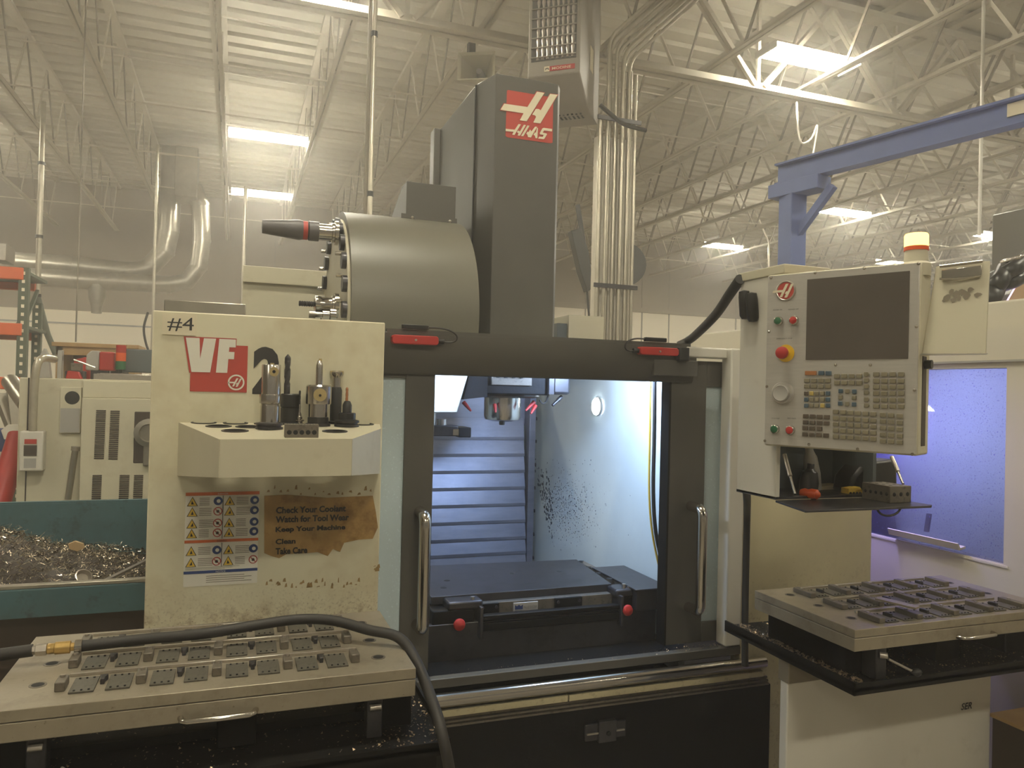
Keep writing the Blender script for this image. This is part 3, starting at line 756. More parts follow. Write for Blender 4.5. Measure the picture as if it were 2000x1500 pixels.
# chips on the sill
m = MB(); rnd = random.Random(5)
for k in range(700):
    x = rnd.uniform(.5, 1.85); yy = rnd.uniform(2.455, 2.51)
    if rnd.random() > .25 + .75 * (x > 1.5): continue
    s = rnd.uniform(.0012, .0035); a = rnd.uniform(0, 6.3)
    m.add([(x, yy, .737), (x + s * math.cos(a), yy + s * math.sin(a), .738), (x + s * math.cos(a + 1.4), yy + s * math.sin(a + 1.4), .737 + s)], [(0, 1, 2)])
m.build('chip_scatter', mt['chips'], sill, smooth=0)['kind'] = 'stuff'

# tools hanging in the carousel
tl = thing('touch_probe', 'grey touch probe with a dark tapered cap sticking out of the carousel', 'tool', tuple(at(640, 455, 'y', 2.87)))
p0 = at(660, 456, 'y', 2.87)
MB().lathe([(.045, 0), (.045, .012), (.036, .014), (.036, .022), (.03, .024), (.03, .07)], p0, (-1, 0, 0), 20).build('holder', mt['chrome'], tl)
MB().lathe([(.036, .07), (.036, .105), (.03, .107), (.034, .11)], p0, (-1, 0, 0), 20).build('collar', mt['probe_grey'], tl)
MB().lathe([(.034, .11), (.034, .126)], p0, (-1, 0, 0), 20).build('window_ring', mt['red_print'], tl)
MB().lathe([(.034, .126), (.037, .14), (.031, .20), (.024, .268), (.0, .27)], p0, (-1, 0, 0), 20).build('cap', mt['probe_grey'], tl)
p0 = at(660, 597, 'y', 2.78)
tl = thing('end_mill_holder', 'chrome tool holder with a threaded cutter low on the carousel', 'tool', tuple(p0))
MB().lathe([(.045, 0), (.045, .014), (.036, .016), (.036, .022), (.028, .024), (.028, .056), (.031, .06), (.031, .08), (.02, .084)], p0, (-1, 0, 0), 20).build('holder', mt['chrome'], tl)
m = MB().lathe([(.008 if k % 2 else .0105, .084 + k * .004) for k in range(14)], p0, (-1, 0, 0), 12); m.build('cutter', mt['dark_steel'], tl)
p0 = at(655, 616, 'y', 2.76)
tl = thing('short_tool_holder', 'short chrome tool holder lowest on the carousel edge', 'tool', tuple(p0))
MB().lathe([(.03, 0), (.03, .02), (.018, .022), (.018, .045), (.011, .047), (.011, .07)], p0, (-1, 0, 0), 16).build('holder', mt['chrome'], tl)
MB().cyl(p0 + Vector((-.07, 0, 0)), p0 + Vector((-.092, 0, 0)), .014, n=12).build('nose', mt['steel'], tl)

# ------------------------------------------------------------------ fixture pallets
def chip_field(x0, x1, y0, y1, z, n, seed, parent, size=(.0015, .006), name='chip_scatter'):
    m = MB(); r = random.Random(seed)
    for k in range(n):
        x, y = r.uniform(x0, x1), r.uniform(y0, y1); s = r.uniform(*size); a = r.uniform(0, 6.3)
        m.add([(x, y, z), (x + s * math.cos(a), y + s * math.sin(a), z + s * .3), (x + s * math.cos(a + 1.4), y + s * math.sin(a + 1.4), z + s * r.uniform(.1, .9))], [(0, 1, 2)])
    o = m.build(name, mt['chips'], parent, smooth=0); o['kind'] = 'stuff'
    return o

def fixture_pallet(x0, x1, y0, y1, zt, label, left):
    cx = (x0 + x1) / 2
    t = thing('fixture_pallet', label, 'pallet', (cx, (y0 + y1) / 2, zt - .062), group='steel fixture pallets')
    up = MB().box(x0, x1, y0, y1, zt - .0235, zt).build('upper_plate', mt['plate_steel'], t, bevel=.0015)
    MB().box(x0, x1, y0, y1, zt - .062, zt - .025).build('lower_plate', mt['plate_steel'], t, bevel=.002)
    b0, b1 = cx - .2915, cx + .2915
    pitch = (b1 - b0) / 8
    rows = ((1.745, 1.806), (1.878, 1.943), (2.012, 2.078)) if left else ((1.737, 1.806), (1.880, 1.943), (2.016, 2.078))
    hole = None
    for hx, hy in ((b0 - .048, rows[0][0] + .03), (b0 - .048, rows[1][0] + .022), (b0 - .048, rows[2][0] + .015), (b1 + .055, rows[0][0]), (b1 + .055, rows[1][0] - .01), (b1 + .055, rows[2][0])):
        h = MB().lathe([(.0165, 0), (.0165, .0006), (.012, .0008)], (hx, hy, zt), Z_, 18).lathe([(.0, .0012), (.0105, .0012), (.012, .0008)], (hx, hy, zt), Z_, 18, m=1, cap=False)
        h.build('bolt_hole', [mt['block_steel'], mt['hole']], up)
    ins = MB().box(-.0225, .0225, -.040, .040, 0, .004)
    for k in (-.013, 0, .013): ins.box(k - .002, k + .002, -.036, -.032, .0035, .0062, m=1).box(k - .002, k + .002, .030, .034, .0035, .0062, m=1)
    ins_o = stop_o = slot_o = rail_o = None
    for r, (ry, sy) in enumerate(rows):
        for k in range(8):
            x = b0 + pitch * (k + .5) + (.004 if k % 2 == 0 else -.004)
            if ins_o is None: ins_o = ins.build('insert_plate', [mt['insert_steel'], mt['hole']], t, world=False, bevel=.0008); c = ins_o
            else: c = again(ins_o, t)
            c.location = Vector((x, ry, zt)) - Vector(t.location)
        for k in range(9):
            x = b0 + pitch * k
            if k % 2 == 0:
                if stop_o is None:
                    if left: sb = MB().box(-.0095, .0095, -.022, .022, 0, .019)
                    else: sb = MB().box(-.011, .011, -.044, .040, 0, .016)
                    stop_o = sb.build('stop_block', mt['block_steel'], t, world=False, bevel=.002)
                    bolt = MB().cyl((0, .01, .019 if left else .016), (0, .01, .0235 if left else .019), .005, n=10).build('bolt', mt['steel'], stop_o, world=False)
                    c = stop_o
                else:
                    c = again(stop_o, t); d = again(bolt, c)
                c.location = Vector((x, ry + (0 if left else .005), zt)) - Vector(t.location)
            else:
                if slot_o is None:
                    slot_o = MB().prism([(-.008, .012), (.008, .012), (.004, -.002), (.004, -.014), (-.004, -.014), (-.004, -.002)], (0, 0, 0), X_, Y_, (0, 0, .012)).build('wedge_clamp', mt['dark_steel'], t, world=False, bevel=.001)
                    c = slot_o
                else: c = again(slot_o, t)
                c.location = Vector((x, ry + .012, zt)) - Vector(t.location)
        if rail_o is None:
            rail_o = MB().box(b0 + .004 - cx, b1 + .004 - cx, -.003, .003, 0, .007).build('divider_rail', mt['steel'], t, world=False, bevel=.001); c = rail_o
        else: c = again(rail_o, t)
        c.location = Vector((cx, sy, zt)) - Vector(t.location)
    hx0 = cx - .065 if left else cx - .03
    hz = zt - .052
    path = [(hx0, y0, hz), (hx0 + .004, y0 - .016, hz), (hx0 + .014, y0 - .022, hz), (hx0 + .075, y0 - .023, hz), (hx0 + .130, y0 - .022, hz), (hx0 + .140, y0 - .016, hz), (hx0 + .144, y0, hz)]
    MB().tube(path, .006, 10).build('pull_handle', mt['chrome'], t)
    return t
lpal = fixture_pallet(-.437, .392, 1.655, 2.11, 1.08, 'steel fixture pallet in left foreground with an air hose lying across it', True)
rpal = fixture_pallet(1.652, 2.49, 1.672, 2.11, 1.052, 'steel fixture pallet at right on its stand, with raised stop blocks', False)
# loose strip lying on the right pallet
t = MB().obox((1.905, 1.765, 1.085), (.035, -.118, .0), (.030, .012, 0), (0, 0, .006)).build('steel_strip', mt['plate_steel'], bevel=.001)
tag(t, 'loose grey steel strip lying aslant on the right pallet', 'metal strip')

# ------------------------------------------------------------------ pallet stands
ls = thing('pallet_stand', 'dark left pallet stand littered with metal chips', 'stand', (0, 1.9, 0))
tray = MB().box(-.75, .46, 1.60, 2.22, .915, .925).box(-.75, .46, 1.60, 1.606, .905, .935).box(.454, .46, 1.60, 2.22, .905, .94).build('tray', mt['black'], ls)
chip_field(-.7, .45, 1.61, 2.2, .926, 1300, 21, tray)
chip_field(.28, .45, 1.61, 2.2, .926, 700, 24, tray)
for x in (-.36, .29):
    br = MB().box(x, x + .035, 1.68, 1.72, .925, 1.012).build('pallet_bracket', mt['dark_steel'], ls, bevel=.003)
    MB().cyl((x + .005, 1.675, .995), (x + .03, 1.675, .995), .007, n=10).build('pin', mt['steel'], br)
for x in (-.40, .02, .36):
    MB().box(x - .04, x + .04, 1.72, 2.1, .925, 1.016).build('support_rail', mt['black'], ls, bevel=.004)
MB().box(-.7, .38, 1.78, 1.80, .925, .945).build('tray_bar', mt['black'], ls)
p = at(130, 1480, 'y', 1.64)
MB().bar((-.285, 1.64, .965), (-.315, 1.62, .93), .012, .012).build('lock_lever', mt['steel'], ls, bevel=.002)
MB().box(-.05, .36, 1.72, 2.15, .1, .86).build('cabinet', mt['cream_clean'], ls, bevel=.004)
MB().box(-.72, .44, 1.64, 2.2, .86, .915).build('top_frame', mt['black'], ls)
for x in (-.70, .40):
    for y in (1.66, 2.14): MB().box(x, x + .04, y, y + .04, 0, .86).build('leg', mt['black'], ls)

rs = thing('pallet_stand', 'right pallet stand with a white cabinet under its chip tray', 'stand', (2.1, 1.9, 0))
tray = MB().box(1.637, 2.75, 1.655, 2.25, .885, .895).box(1.637, 1.643, 1.655, 2.25, .875, .912).box(1.637, 2.75, 1.655, 1.661, .875, .908).build('tray', mt['black'], rs)
chip_field(1.645, 2.7, 1.66, 2.24, .896, 2600, 22, tray)
chip_field(1.645, 1.70, 1.66, 2.24, .897, 900, 23, tray, (.003, .010))
for x in (1.75, 2.1, 2.40):
    MB().box(x - .05, x + .05, 1.75, 2.1, .895, .99).build('support_rail', mt['black'], rs, bevel=.004)
MB().box(1.70, 1.73, 1.80, 2.09, .895, .985).build('guide_block', mt['black'], rs, bevel=.004)
br = MB().box(1.745, 1.785, 1.685, 1.74, .895, .99).build('pallet_bracket', mt['dark_steel'], rs, bevel=.004)
MB().cyl((1.757, 1.684, .968), (1.773, 1.672, .968), .009, n=12).build('pin', mt['steel'], br)
MB().tube([(1.785, 1.68, .955), (1.86, 1.665, .918)], .004, 8).build('lock_lever', mt['steel'], rs)
MB().ball((1.872, 1.662, .914), .013, 12, sc=(1.5, 1, .9)).build('lever_knob', mt['black_smooth'], rs)
cab = MB().box(1.66, 2.55, 1.95, 1.985, .06, .80).build('cabinet', mt['white'], rs, bevel=.004)
MB().box(1.655, 2.56, 1.94, 1.99, .80, .885).build('cabinet_rail', mt['grey_print'], rs, bevel=.004)
m = MB(); put_text(m, 'SER', (2.405, 1.9485, .625), X_, Z_, w=.052, h=.024, bold=.02, shear=.25)
m.build('lettering', mt['black_print'], cab, smooth=0)
t = thing('wooden_box', 'dark wooden box with a brown top edge beside the white cabinet, lower right corner', 'box', (2.60, 1.85, 0))
a = at(1938, 1400, 'y', 1.94)
MB().box(a.x, a.x + .5, 1.8, 1.94, 0, a.z).build('body', mt['brown_dark'], t, bevel=.003)
MB().box(a.x - .005, a.x + .5, 1.79, 1.945, a.z, a.z + .012).build('rim', mt['wood'], t)

# ------------------------------------------------------------------ air hose across the left pallet
ah = thing('air_hose', 'thick dark rubber air hose with a brass coupling lying over the left pallet', 'hose', (-.1, 1.9, 1.1))
Lh = [(-.305, 1.905, 1.112), (-.18, 1.915, 1.113), (-.05, 1.905, 1.118), (.06, 1.915, 1.125), (.16, 1.918, 1.130), (.24, 1.895, 1.127), (.315, 1.84, 1.115)]
p1 = at(812, 1290, 'y', 1.75); p2 = at(848, 1380, 'y', 1.62); p3 = at(865, 1440, 'y', 1.56); p4 = at(880, 1520, 'y', 1.55); p5 = at(884, 1600, 'y', 1.55)
MB().tube(smooth_path(Lh + [at(778, 1245, 'y', 1.80), p1, p2, p3, p4, p5], 8), .0125, 12).build('hose', mt['rubber'], ah)
ax = Vector((-1, -.02, .0)); q = Vector((-.305, 1.905, 1.112))
MB().lathe([(.0145, 0), (.0145, .014), (.012, .015)], q, ax, 14).build('ferrule', mt['chrome'], ah)
MB().lathe([(.009, .014), (.009, .022), (.0135, .023), (.0135, .052), (.0115, .054), (.0115, .066), (.010, .068)], q, ax, 14).build('brass_coupling', mt['brass'], ah)
MB().lathe([(.0135, .068), (.0135, .088), (.010, .09), (.010, .097)], q, ax, 6).build('hex_nut', mt['steel'], ah)
MB().tube(smooth_path([q + ax * .095, q + ax * .16 + Vector((0, 0, -.004)), q + ax * .25 + Vector((0, 0, -.012)), q + ax * .4 + Vector((0, 0, -.03))]), .0135, 12).build('hose_end', mt['rubber'], ah)
hb = MB().tube(smooth_path([(-.75, 1.75, 1.03), (-.62, 1.80, 1.02), (-.50, 1.88, 1.01), (-.46, 1.95, 1.0)]), .013, 10).build('coiled_hose', mt['rubber'])
tag(hb, 'second dark hose hanging at the left edge beside the left pallet', 'hose')

# ------------------------------------------------------------------ pallet on the machine table and its receiver
ip = thing('machine_pallet', 'dark blank pallet plate clamped on the machine table inside the doors', 'pallet', (1.1, 2.97, .90), group=None)
pl = MB().prism([(.70, 2.74), (1.45, 2.745), (1.50, 3.19), (.70, 3.24)], (0, 0, .90), X_, Y_, (0, 0, .03)).build('plate', mt['dark_steel'], ip, bevel=.002)
for px, py in ((1135, 1096), (1150, 1107), (1168, 1119), (1190, 1130), (1000, 1120), (873, 1134), (866, 1148), (1092, 1116)):
    q = at(px, py, 'z', .93)
    MB().lathe([(.0, .0008), (.010, .0008), (.013, .0)], q, Z_, 12, cap=False).build('bolt_hole', mt['hole'], pl)
MB().box(1.50, 1.53, 2.76, 3.18, .87, .925).build('side_rail', mt['block_steel'], ip, bevel=.002)
rc = thing('pallet_receiver', 'dark pallet receiver with two red knobs under the plate on the machine table', 'pallet receiver', (1.1, 2.8, .70))
MB().box(.66, 1.50, 2.76, 3.2, .70, .90).build('body', mt['dark_steel'], rc, bevel=.003)
MB().box(.86, 1.44, 2.715, 2.76, .845, .90).build('front_bar', mt['block_steel'], rc, bevel=.002)
m = MB(); n0 = MB().box(1.015, 1.115, 2.709, 2.715, .853, .893).build('name_plate', mt['brushed'], rc, bevel=.001)
m.flat([(0, 0), (.032, 0), (.032, .018), (.024, .012), (.016, .018), (.008, .012), (0, .018)], (1.020, 2.7082, .868), X_, Z_, 0)
put_text(m, 'MIDACO', (1.020, 2.7082, .860), X_, Z_, w=.030, h=.005, m=0)
put_text(m, 'PALLETSYSTEM', (1.056, 2.7082, .869), X_, Z_, w=.054, h=.010, m=1)
m.build('lettering', [mt['blue_print'], mt['grey_print']], n0, smooth=0)
for x0, x1 in ((.878, .955), (1.185, 1.30)):
    bb = MB().box(x0, x1, 2.703, 2.716, .843, .90).build('clamp_plate', mt['black'], rc, bevel=.002)
    for bx in (x0 + .012, x1 - .012):
        for bz in (.856, .886): MB().cyl((bx, 2.704, bz), (bx, 2.699, bz), .006, n=10).build('bolt', mt['dark_steel'], bb)
for yy, zz, hh in ((2.655, .862, .018), (2.66, .826, .030)):
    MB().box(.868, 1.45, yy, yy + .03, zz - hh / 2, zz + hh / 2).build('cross_bar', mt['black'], rc, bevel=.004)
for x in (.868, 1.447):
    MB().box(x - .006, x + .006, 2.645, 2.75, .79, .905).build('end_plate', mt['dark_steel'], rc, bevel=.002)
for x0, x1, kx in ((.69, .85, .783), (1.45, 1.52, 1.47)):
    vb = MB().box(x0, x1, 2.675, 2.77, .822, .895).build('valve_body', mt['black'], rc, bevel=.005)
    MB().box(x0 + .055 if kx < 1 else x0 - .02, x1 + .03, 2.67, 2.76, .893, .925).build('latch_block', mt['dark_steel'], vb, bevel=.008)
    MB().lathe([(.006, 0), (.006, .02), (.019, .022), (.0225, .028), (.020, .036), (.012, .041), (.0, .042)], (kx, 2.675, .849), (0, -1, 0), 20, cap=False).build('red_knob', mt['red'], vb)
for bx, bz in ((.845, .935), (.868, .918), (1.50, .93), (1.475, .942)): MB().cyl((bx, 2.69, bz - .02), (bx, 2.69, bz), .008, n=10).build('bolt', mt['steel'], rc)

# ------------------------------------------------------------------ tool shelf and the tools standing on it
A_s, B_s = Vector((0, 2.45, 1.583)), Vector((0, 2.02, 1.560))
N_s = Vector((1, 0, 0)).cross((A_s - B_s).normalized()).normalized()
if N_s.z < 0: N_s = -N_s
D_s = (A_s - B_s).normalized()
def shelf_pt(px, py): return at_plane(px, py, A_s, N_s)
def loc_s(p): return ((p - A_s).dot(X_), (p - A_s).dot(D_s))
corners = [(352, 823), (430, 858), (687, 857), (743, 837), (733, 824)]
poly = [loc_s(shelf_pt(*c)) for c in corners]
poly[0] = (poly[0][0], 0.0); poly[-1] = (poly[-1][0], 0.0)
sh = thing('tool_shelf', 'cream tool holder shelf with round holes hanging on the left front panel', 'shelf', (.13, 2.45, 1.45))
hole_px = [(398, 826), (460, 827), (427, 833), (485, 834), (459, 842), (654, 843), (708, 829), (520, 828)]
holes = [circle(*loc_s(shelf_pt(*h)), .030, 20)[::-1] for h in hole_px]
MB().flat(poly, A_s, X_, D_s, 0, holes=holes).flat(poly, A_s - N_s * .002, X_, D_s, 0, holes=holes).build('plate', mt['cream_clean'], sh, smooth=0)
for h in hole_px:
    c = shelf_pt(*h)
    m = MB(); m.lathe([(.036, 0), (.036, .0025), (.030, .003), (.029, -.004)], c, N_s, 24, cap=False)
    m.build('hole_ring', mt['black_smooth'], sh)
sk = MB()
wp = [A_s + X_ * a + D_s * b for a, b in poly]
for i in range(len(wp) - 1):
    a, b = wp[i], wp[i + 1]
    zl = lambda q: q.z - (1.467 - (q.y - 2.02) / .43 * .042)
    da, db = zl(a), zl(b)
    nn = (b - a).cross(Z_).normalized() * .002
    sk.add([a, b, b - Z_ * db, a - Z_ * da, a + nn, b + nn, b - Z_ * db + nn, a - Z_ * da + nn], [(0, 1, 2, 3), (4, 5, 6, 7), (0, 1, 5, 4), (3, 2, 6, 7), (0, 3, 7, 4), (1, 2, 6, 5)])
sk.build('skirt', mt['cream_clean'], sh, smooth=0)
MB().tube([Vector((-.135, 2.44, 1.46)), Vector((-.10, 2.36, 1.455)), Vector((-.09, 2.36, 1.44)), Vector((-.07, 2.40, 1.455))], .006, 6).build('hook', mt['dark_steel'], sh)
def stool(name, label, px, py):
    p = shelf_pt(px, py); k = ray(px, py).length * 0 + (p - CAM_P).dot(ray(1000, 750).normalized()) / F_PX
    return thing(name, label, 'tool', tuple(p)), p, k
def prof_px(m, p, k, pr, n=24, dx=0): m.lathe([(r * k, h * k) for r, h in pr], p + X_ * dx * k, Z_, n)
# boring bar
t, p, k = stool('boring_bar', 'tall chrome boring head with a gold dial, leftmost tool on the shelf', 526, 838)
m = MB(); prof_px(m, p, k, [(26, 0), (26, 4), (22, 5), (22, 7), (25, 8), (25, 12), (19, 14)]); m.build('flange', mt['dark_steel'], t)
m = MB(); prof_px(m, p, k, [(18, 12), (18, 44), (16.5, 50), (17.5, 50)]); m.build('shank', mt['tool_steel'], t)
m = MB(); prof_px(m, p, k, [(19.5, 50), (20, 52), (20, 66), (19.5, 68)]); m.build('ring', mt['tool_steel'], t)
m = MB(); prof_px(m, p, k, [(17.8, 68), (17.8, 124), (16.8, 126)], dx=1.0); m.build('head', mt['tool_steel'], t)
MB().cyl(p + Vector((5 * k, -17.2 * k, 112 * k)), p + Vector((5 * k, -18.4 * k, 112 * k)), 9 * k, n=20).build('dial', mt['gold'], t)
MB().cyl(p + Vector((5 * k, -18.3 * k, 112 * k)), p + Vector((5 * k, -19 * k, 112 * k)), 3.4 * k, n=6).build('socket', mt['hole'], t)
MB().obox(p + Vector((2 * k, -4 * k, 127 * k)), (7 * k, 0, 0), (0, 6 * k, 0), (0, 0, 4 * k)).build('insert', mt['gold'], t)
# drill in a black chuck
t, p, k = stool('drill_chuck', 'long twist drill standing in a black collet chuck behind the boring head', 566, 829)
m = MB(); prof_px(m, p, k, [(22, 0), (22, 4), (18, 5), (18, 32), (17, 33), (17, 34), (19, 35), (19, 58), (17, 60)]); m.build('chuck', mt['black_smooth'], t)
def twist(p, k, r, h0, h1, dx=0):
    m = MB(); n, st = 12, 40; vs, fs = [], []
    for i in range(st + 1):
        f = i / st; h = h0 + (h1 - h0) * f
        rr = r * (1 if f < .92 else (1 - f) / .08 * .9 + .1)
        if f < .22: sc = 0
        else: sc = .38
        for j in range(n):
            a = 2 * math.pi * j / n
            q = rr * (1 - sc * max(0, math.cos(2 * (a - f * 9))) ** 2)
            vs.append(p + Vector(((q * math.cos(a) + dx) * k, q * math.sin(a) * k, h * k)))
    for i in range(st):
        for j in range(n): fs.append((i * n + j, i * n + (j + 1) % n, (i + 1) * n + (j + 1) % n, (i + 1) * n + j))
    fs.append(tuple(range(n))); fs.append(tuple(st * n + j for j in range(n)))
    return m.add(vs, fs)
twist(p, k, 5.8, 58, 137, -7).build('drill', mt['dark_steel'], t)
# small centre drill
t, p, k = stool('small_drill_holder', 'small chrome holder with a thin drill between the two large boring heads', 584, 830)
m = MB(); prof_px(m, p, k, [(10, 0), (10, 3), (7, 4), (7, 6), (10, 8), (10, 10), (6, 12), (6, 16), (4, 18)]); m.build('holder', mt['tool_steel'], t)
m = MB(); prof_px(m, p, k, [(4.5, 16), (4.5, 20), (2.2, 26), (2.2, 40), (1.2, 42)]); m.build('collet', mt['tool_steel'], t)
twist(p, k, 2.0, 38, 68).build('drill', mt['dark_steel'], t)
# second boring head
t, p, k = stool('boring_tool', 'boring head with a large gold dial and a single bar, middle of the shelf', 621, 832)
m = MB(); prof_px(m, p, k, [(24, 0), (24, 5), (20, 6), (20, 17), (19, 18)]); m.build('flange', mt['black_smooth'], t)
m = MB(); prof_px(m, p, k, [(19, 17), (19, 43)]); m.build('shank', mt['tool_steel'], t)
m = MB(); prof_px(m, p, k, [(24, 43), (24.5, 45), (24.5, 77), (22, 80)]); m.build('head', mt['tool_steel'], t)
MB().cyl(p + Vector((0, -24.2 * k, 61 * k)), p + Vector((0, -25.2 * k, 61 * k)), 12.5 * k, n=24).build('dial', mt['gold'], t)
MB().cyl(p + Vector((0, -25.1 * k, 60 * k)), p + Vector((0, -25.8 * k, 60 * k)), 2.6 * k, n=8).build('socket', mt['hole'], t)
m = MB(); prof_px(m, p, k, [(6.6, 78), (6.6, 118), (5, 124), (4, 128)]); m.build('bar', mt['tool_steel'], t)
MB().obox(p + Vector((1 * k, -2 * k, 129 * k)), (6 * k, 0, 0), (0, 4 * k, 0), (0, 0, 5 * k)).build('insert', mt['gold'], t)
# chamfer mill
t, p, k = stool('chamfer_mill', 'dark insert chamfer mill with a flared cutting head, behind the middle boring head', 655, 828)
m = MB(); prof_px(m, p, k, [(16, 0), (16, 5), (11, 6), (11, 66), (9, 72)]); m.build('shank', mt['black_smooth'], t)
m = MB(); prof_px(m, p, k, [(8, 70), (8, 90), (13, 96), (13.5, 101), (10, 104)]); m.build('cutter_head', mt['tool_steel'], t)
for a in (0, 2.1, 4.2):
    MB().obox(p + Vector((11 * k * math.cos(a + 3.6), 11 * k * math.sin(a + 3.6), 101 * k)), (6 * k, 0, 0), (0, 5 * k, 0), (0, 0, 5 * k)).build('insert', mt['gold'], t)
# small drill holder right
t, p, k = stool('collet_drill', 'short black collet holder with a thin drill at the right end of the shelf', 677, 833)
m = MB(); prof_px(m, p, k, [(24, 0), (24, 4), (21, 5), (21, 7), (24, 8), (24, 12), (17, 14), (17, 26), (15, 27)]); m.build('flange', mt['black_smooth'], t)
m = MB(); prof_px(m, p, k, [(9, 26), (9, 42), (6, 49), (4, 50)]); m.build('collet', mt['black_smooth'], t)
twist(p, k, 2.8, 48, 77, -1).build('drill', mt['key_orange'], t)
# collet block
a, b = shelf_pt(556, 855), shelf_pt(622, 855)
t = thing('collet_block', 'small steel block with five round holes at the front edge of the shelf', 'block', tuple((a + b) / 2))
hh = (b - a).length * .39; dd = .035
m = MB().box(a.x, b.x, a.y, a.y + dd, a.z, a.z + hh + .002); m.build('body', mt['block_steel'], t, bevel=.001)
for i in range(5):
    cx = a.x + (b.x - a.x) * (.13 + .185 * i)
    MB().lathe([(.0, .0004), (.0052, .0004), (.0062, 0)], (cx, a.y, a.z + hh * .42), (0, -1, 0), 14, cap=False).build('hole', mt['hole'], t)
for i in range(11): MB().lathe([(.0, .0004), (.002, .0004), (.0024, 0)], (a.x + (b.x - a.x) * (.08 + .084 * i), a.y + .01, a.z + hh + .002), Z_, 8, cap=False).build('hole', mt['hole'], t)

# ------------------------------------------------------------------ control pendant
PL, PR = Vector((1.373, 1.732, 0)), Vector((1.545, 1.382, 0))
E_u = (PR - PL).normalized(); E_n = Vector((E_u.y, -E_u.x, 0))
if E_n.dot(-PL) < 0: E_n = -E_n
PW = (PR - PL).length; PZ0, PZ1 = 1.571, 2.035
pen = thing('control_pendant', 'brushed steel control pendant with a dark screen, keypad and lit amber beacon', 'control panel', (1.46, 1.56, PZ0))
def PF(u, z, out=0.0): return PL + E_u * u + Z_ * z + E_n * out
def pp(px, py):
    q = at_plane(px, py, PL + Z_ * 1.8, E_n); return (q - PL).dot(E_u), q.z
def slab(m, u0, u1, z0, z1, o0, o1, mi=0):
    c = PF((u0 + u1) / 2, (z0 + z1) / 2, (o0 + o1) / 2)
    return m.obox(c, E_u * (u1 - u0), E_n * (o1 - o0), Z_ * (z1 - z0), mi)
slab(MB(), 0, PW, PZ0 - .004, PZ1 + .004, -.092, -.004).build('housing', mt['cream_clean'], pen, bevel=.006)
slab(MB(), .004, PW - .002, PZ0, PZ1, -.006, 0).build('faceplate', mt['brushed'], pen, bevel=.001)
a = pp(1575, 545); b = pp(1771, 700)
u0, z1 = pp(1577, 549); u1 = pp(1775, 640)[0]; z0 = pp(1570, 703)[1]
scr = slab(MB(), u0, u1, z0, z1 + .004, 0, .0015).build('screen', mt['screen'], pen)
def cc1(x, y): return pp(1560 + x * .1866, 600 + y * .1866)
KW = PW / 305.0
def key_mesh(wd, hg, mtl, arrow=False):
    m = MB()
    uu = E_u; w2, h2 = wd / 2, hg / 2
    base = [(-w2, -h2), (w2, -h2), (w2, h2), (-w2, h2)] if not arrow else [(-w2, -h2), (w2 * .5, -h2), (w2, 0), (w2 * .5, h2), (-w2, h2)]
    m.prism(base, (0, 0, 0), uu, Z_, E_n * .005)
    return m.build('key', mtl, pen, world=False, bevel=.0014)
protos = {}
def key(x, y, kind, wd=11.5, hg=8.8, arrow=False):
    u, z = cc1(x, y); kk = (kind, wd, arrow)
    if kk not in protos:
        o = key_mesh(wd * KW, hg * KW, mt[kind], arrow); protos[kk] = o
    else: o = again(protos[kk], pen)
    o.location = PF(u, z, 0) - Vector(pen.location)
key(130, 690, 'key_orange', 24); key(240, 690, 'key_blue'); key(315, 692, 'key_blue')
for y in (768, 828):
    for x in (90, 163, 236, 310): key(x, y, 'key_tan')
cols = (('key_dark', 'key_yellow', 'key_tan', 'key_tan', 'key_blue'), ('key_blue', 'key_tan', 'key_tan', 'key_tan', 'key_blue'), ('key_blue', 'key_tan', 'key_tan', 'key_yellow', 'key_blue'))
for r, y in enumerate((903, 967, 1030)):
    for x, c in zip((82, 138, 193, 252, 310), cols[r]): key(x, y, c, 8.4)
for y, xs in ((1140, (78, 150, 222, 298)), (1203, (76, 148, 221, 296)), (1265, (72, 145, 220)), (1330, (70, 142, 215, 290))):
    for x in xs: key(x, y + (x - 78) * .05, 'key_dark')
for y in (722, 792):
    for x in (405, 481, 557, 636): key(x, y, 'key_tan')
for x, y, c in ((443, 878, 'key_blue'), (513, 880, 'key_tan'), (586, 884, 'key_blue'), (440, 943, 'key_tan'), (583, 947, 'key_tan'), (438, 1008, 'key_blue'), (510, 1012, 'key_tan'), (582, 1018, 'key_blue')): key(x, y, c, 8.4)
for y in (703, 766, 830, 893, 965, 1028): key(716, y, 'key_tan', 10.5, arrow=True)
for y in (703, 772, 836, 902, 972, 1038):
    for x in (815, 900, 987, 1075): key(x, y, 'key_tan')
for y in (1095, 1162, 1224, 1290, 1355):
    for i, x in enumerate((392, 468, 545, 622, 703, 785)): key(x, y + i * 5, 'key_tan')
for y in (1127, 1195, 1265, 1335, 1402):
    for i, x in enumerate((885, 970, 1060)): key(x, y + i * 6, 'key_tan')
def knob(px, py, pr, mtl, nm, axis_out=E_n, off=0): 
    u, z = pp(px, py); o = MB().lathe([(r * KW, h * KW) for r, h in pr], PF(u, z, off), axis_out, 24).build(nm, mtl, pen); return o, u, z
for px, py, c in ((1521, 627, 'green'), (1551, 626, 'red'), (1514, 838, 'green'), (1544, 840, 'red')):
    o, u, z = knob(px + 1, py, [(9.5, 0), (9.5, 7), (8, 8)], mt['chrome'], 'button')
    MB().lathe([(7.6 * KW, 0), (7.6 * KW, 1.5 * KW), (6 * KW, 2.2 * KW)], PF(u, z, 7.6 * KW), E_n, 20).build('button_cap', mt[c], o)
o, u, z = knob(1535, 690, [(18.5, 0), (18.5, 1.2)], mt['yellow'], 'stop_collar')
MB().lathe([(9 * KW, 0), (8 * KW, 10 * KW), (7 * KW, 13 * KW)], PF(u, z, .001), E_n, 20).build('stop_stem', mt['yellow'], o)
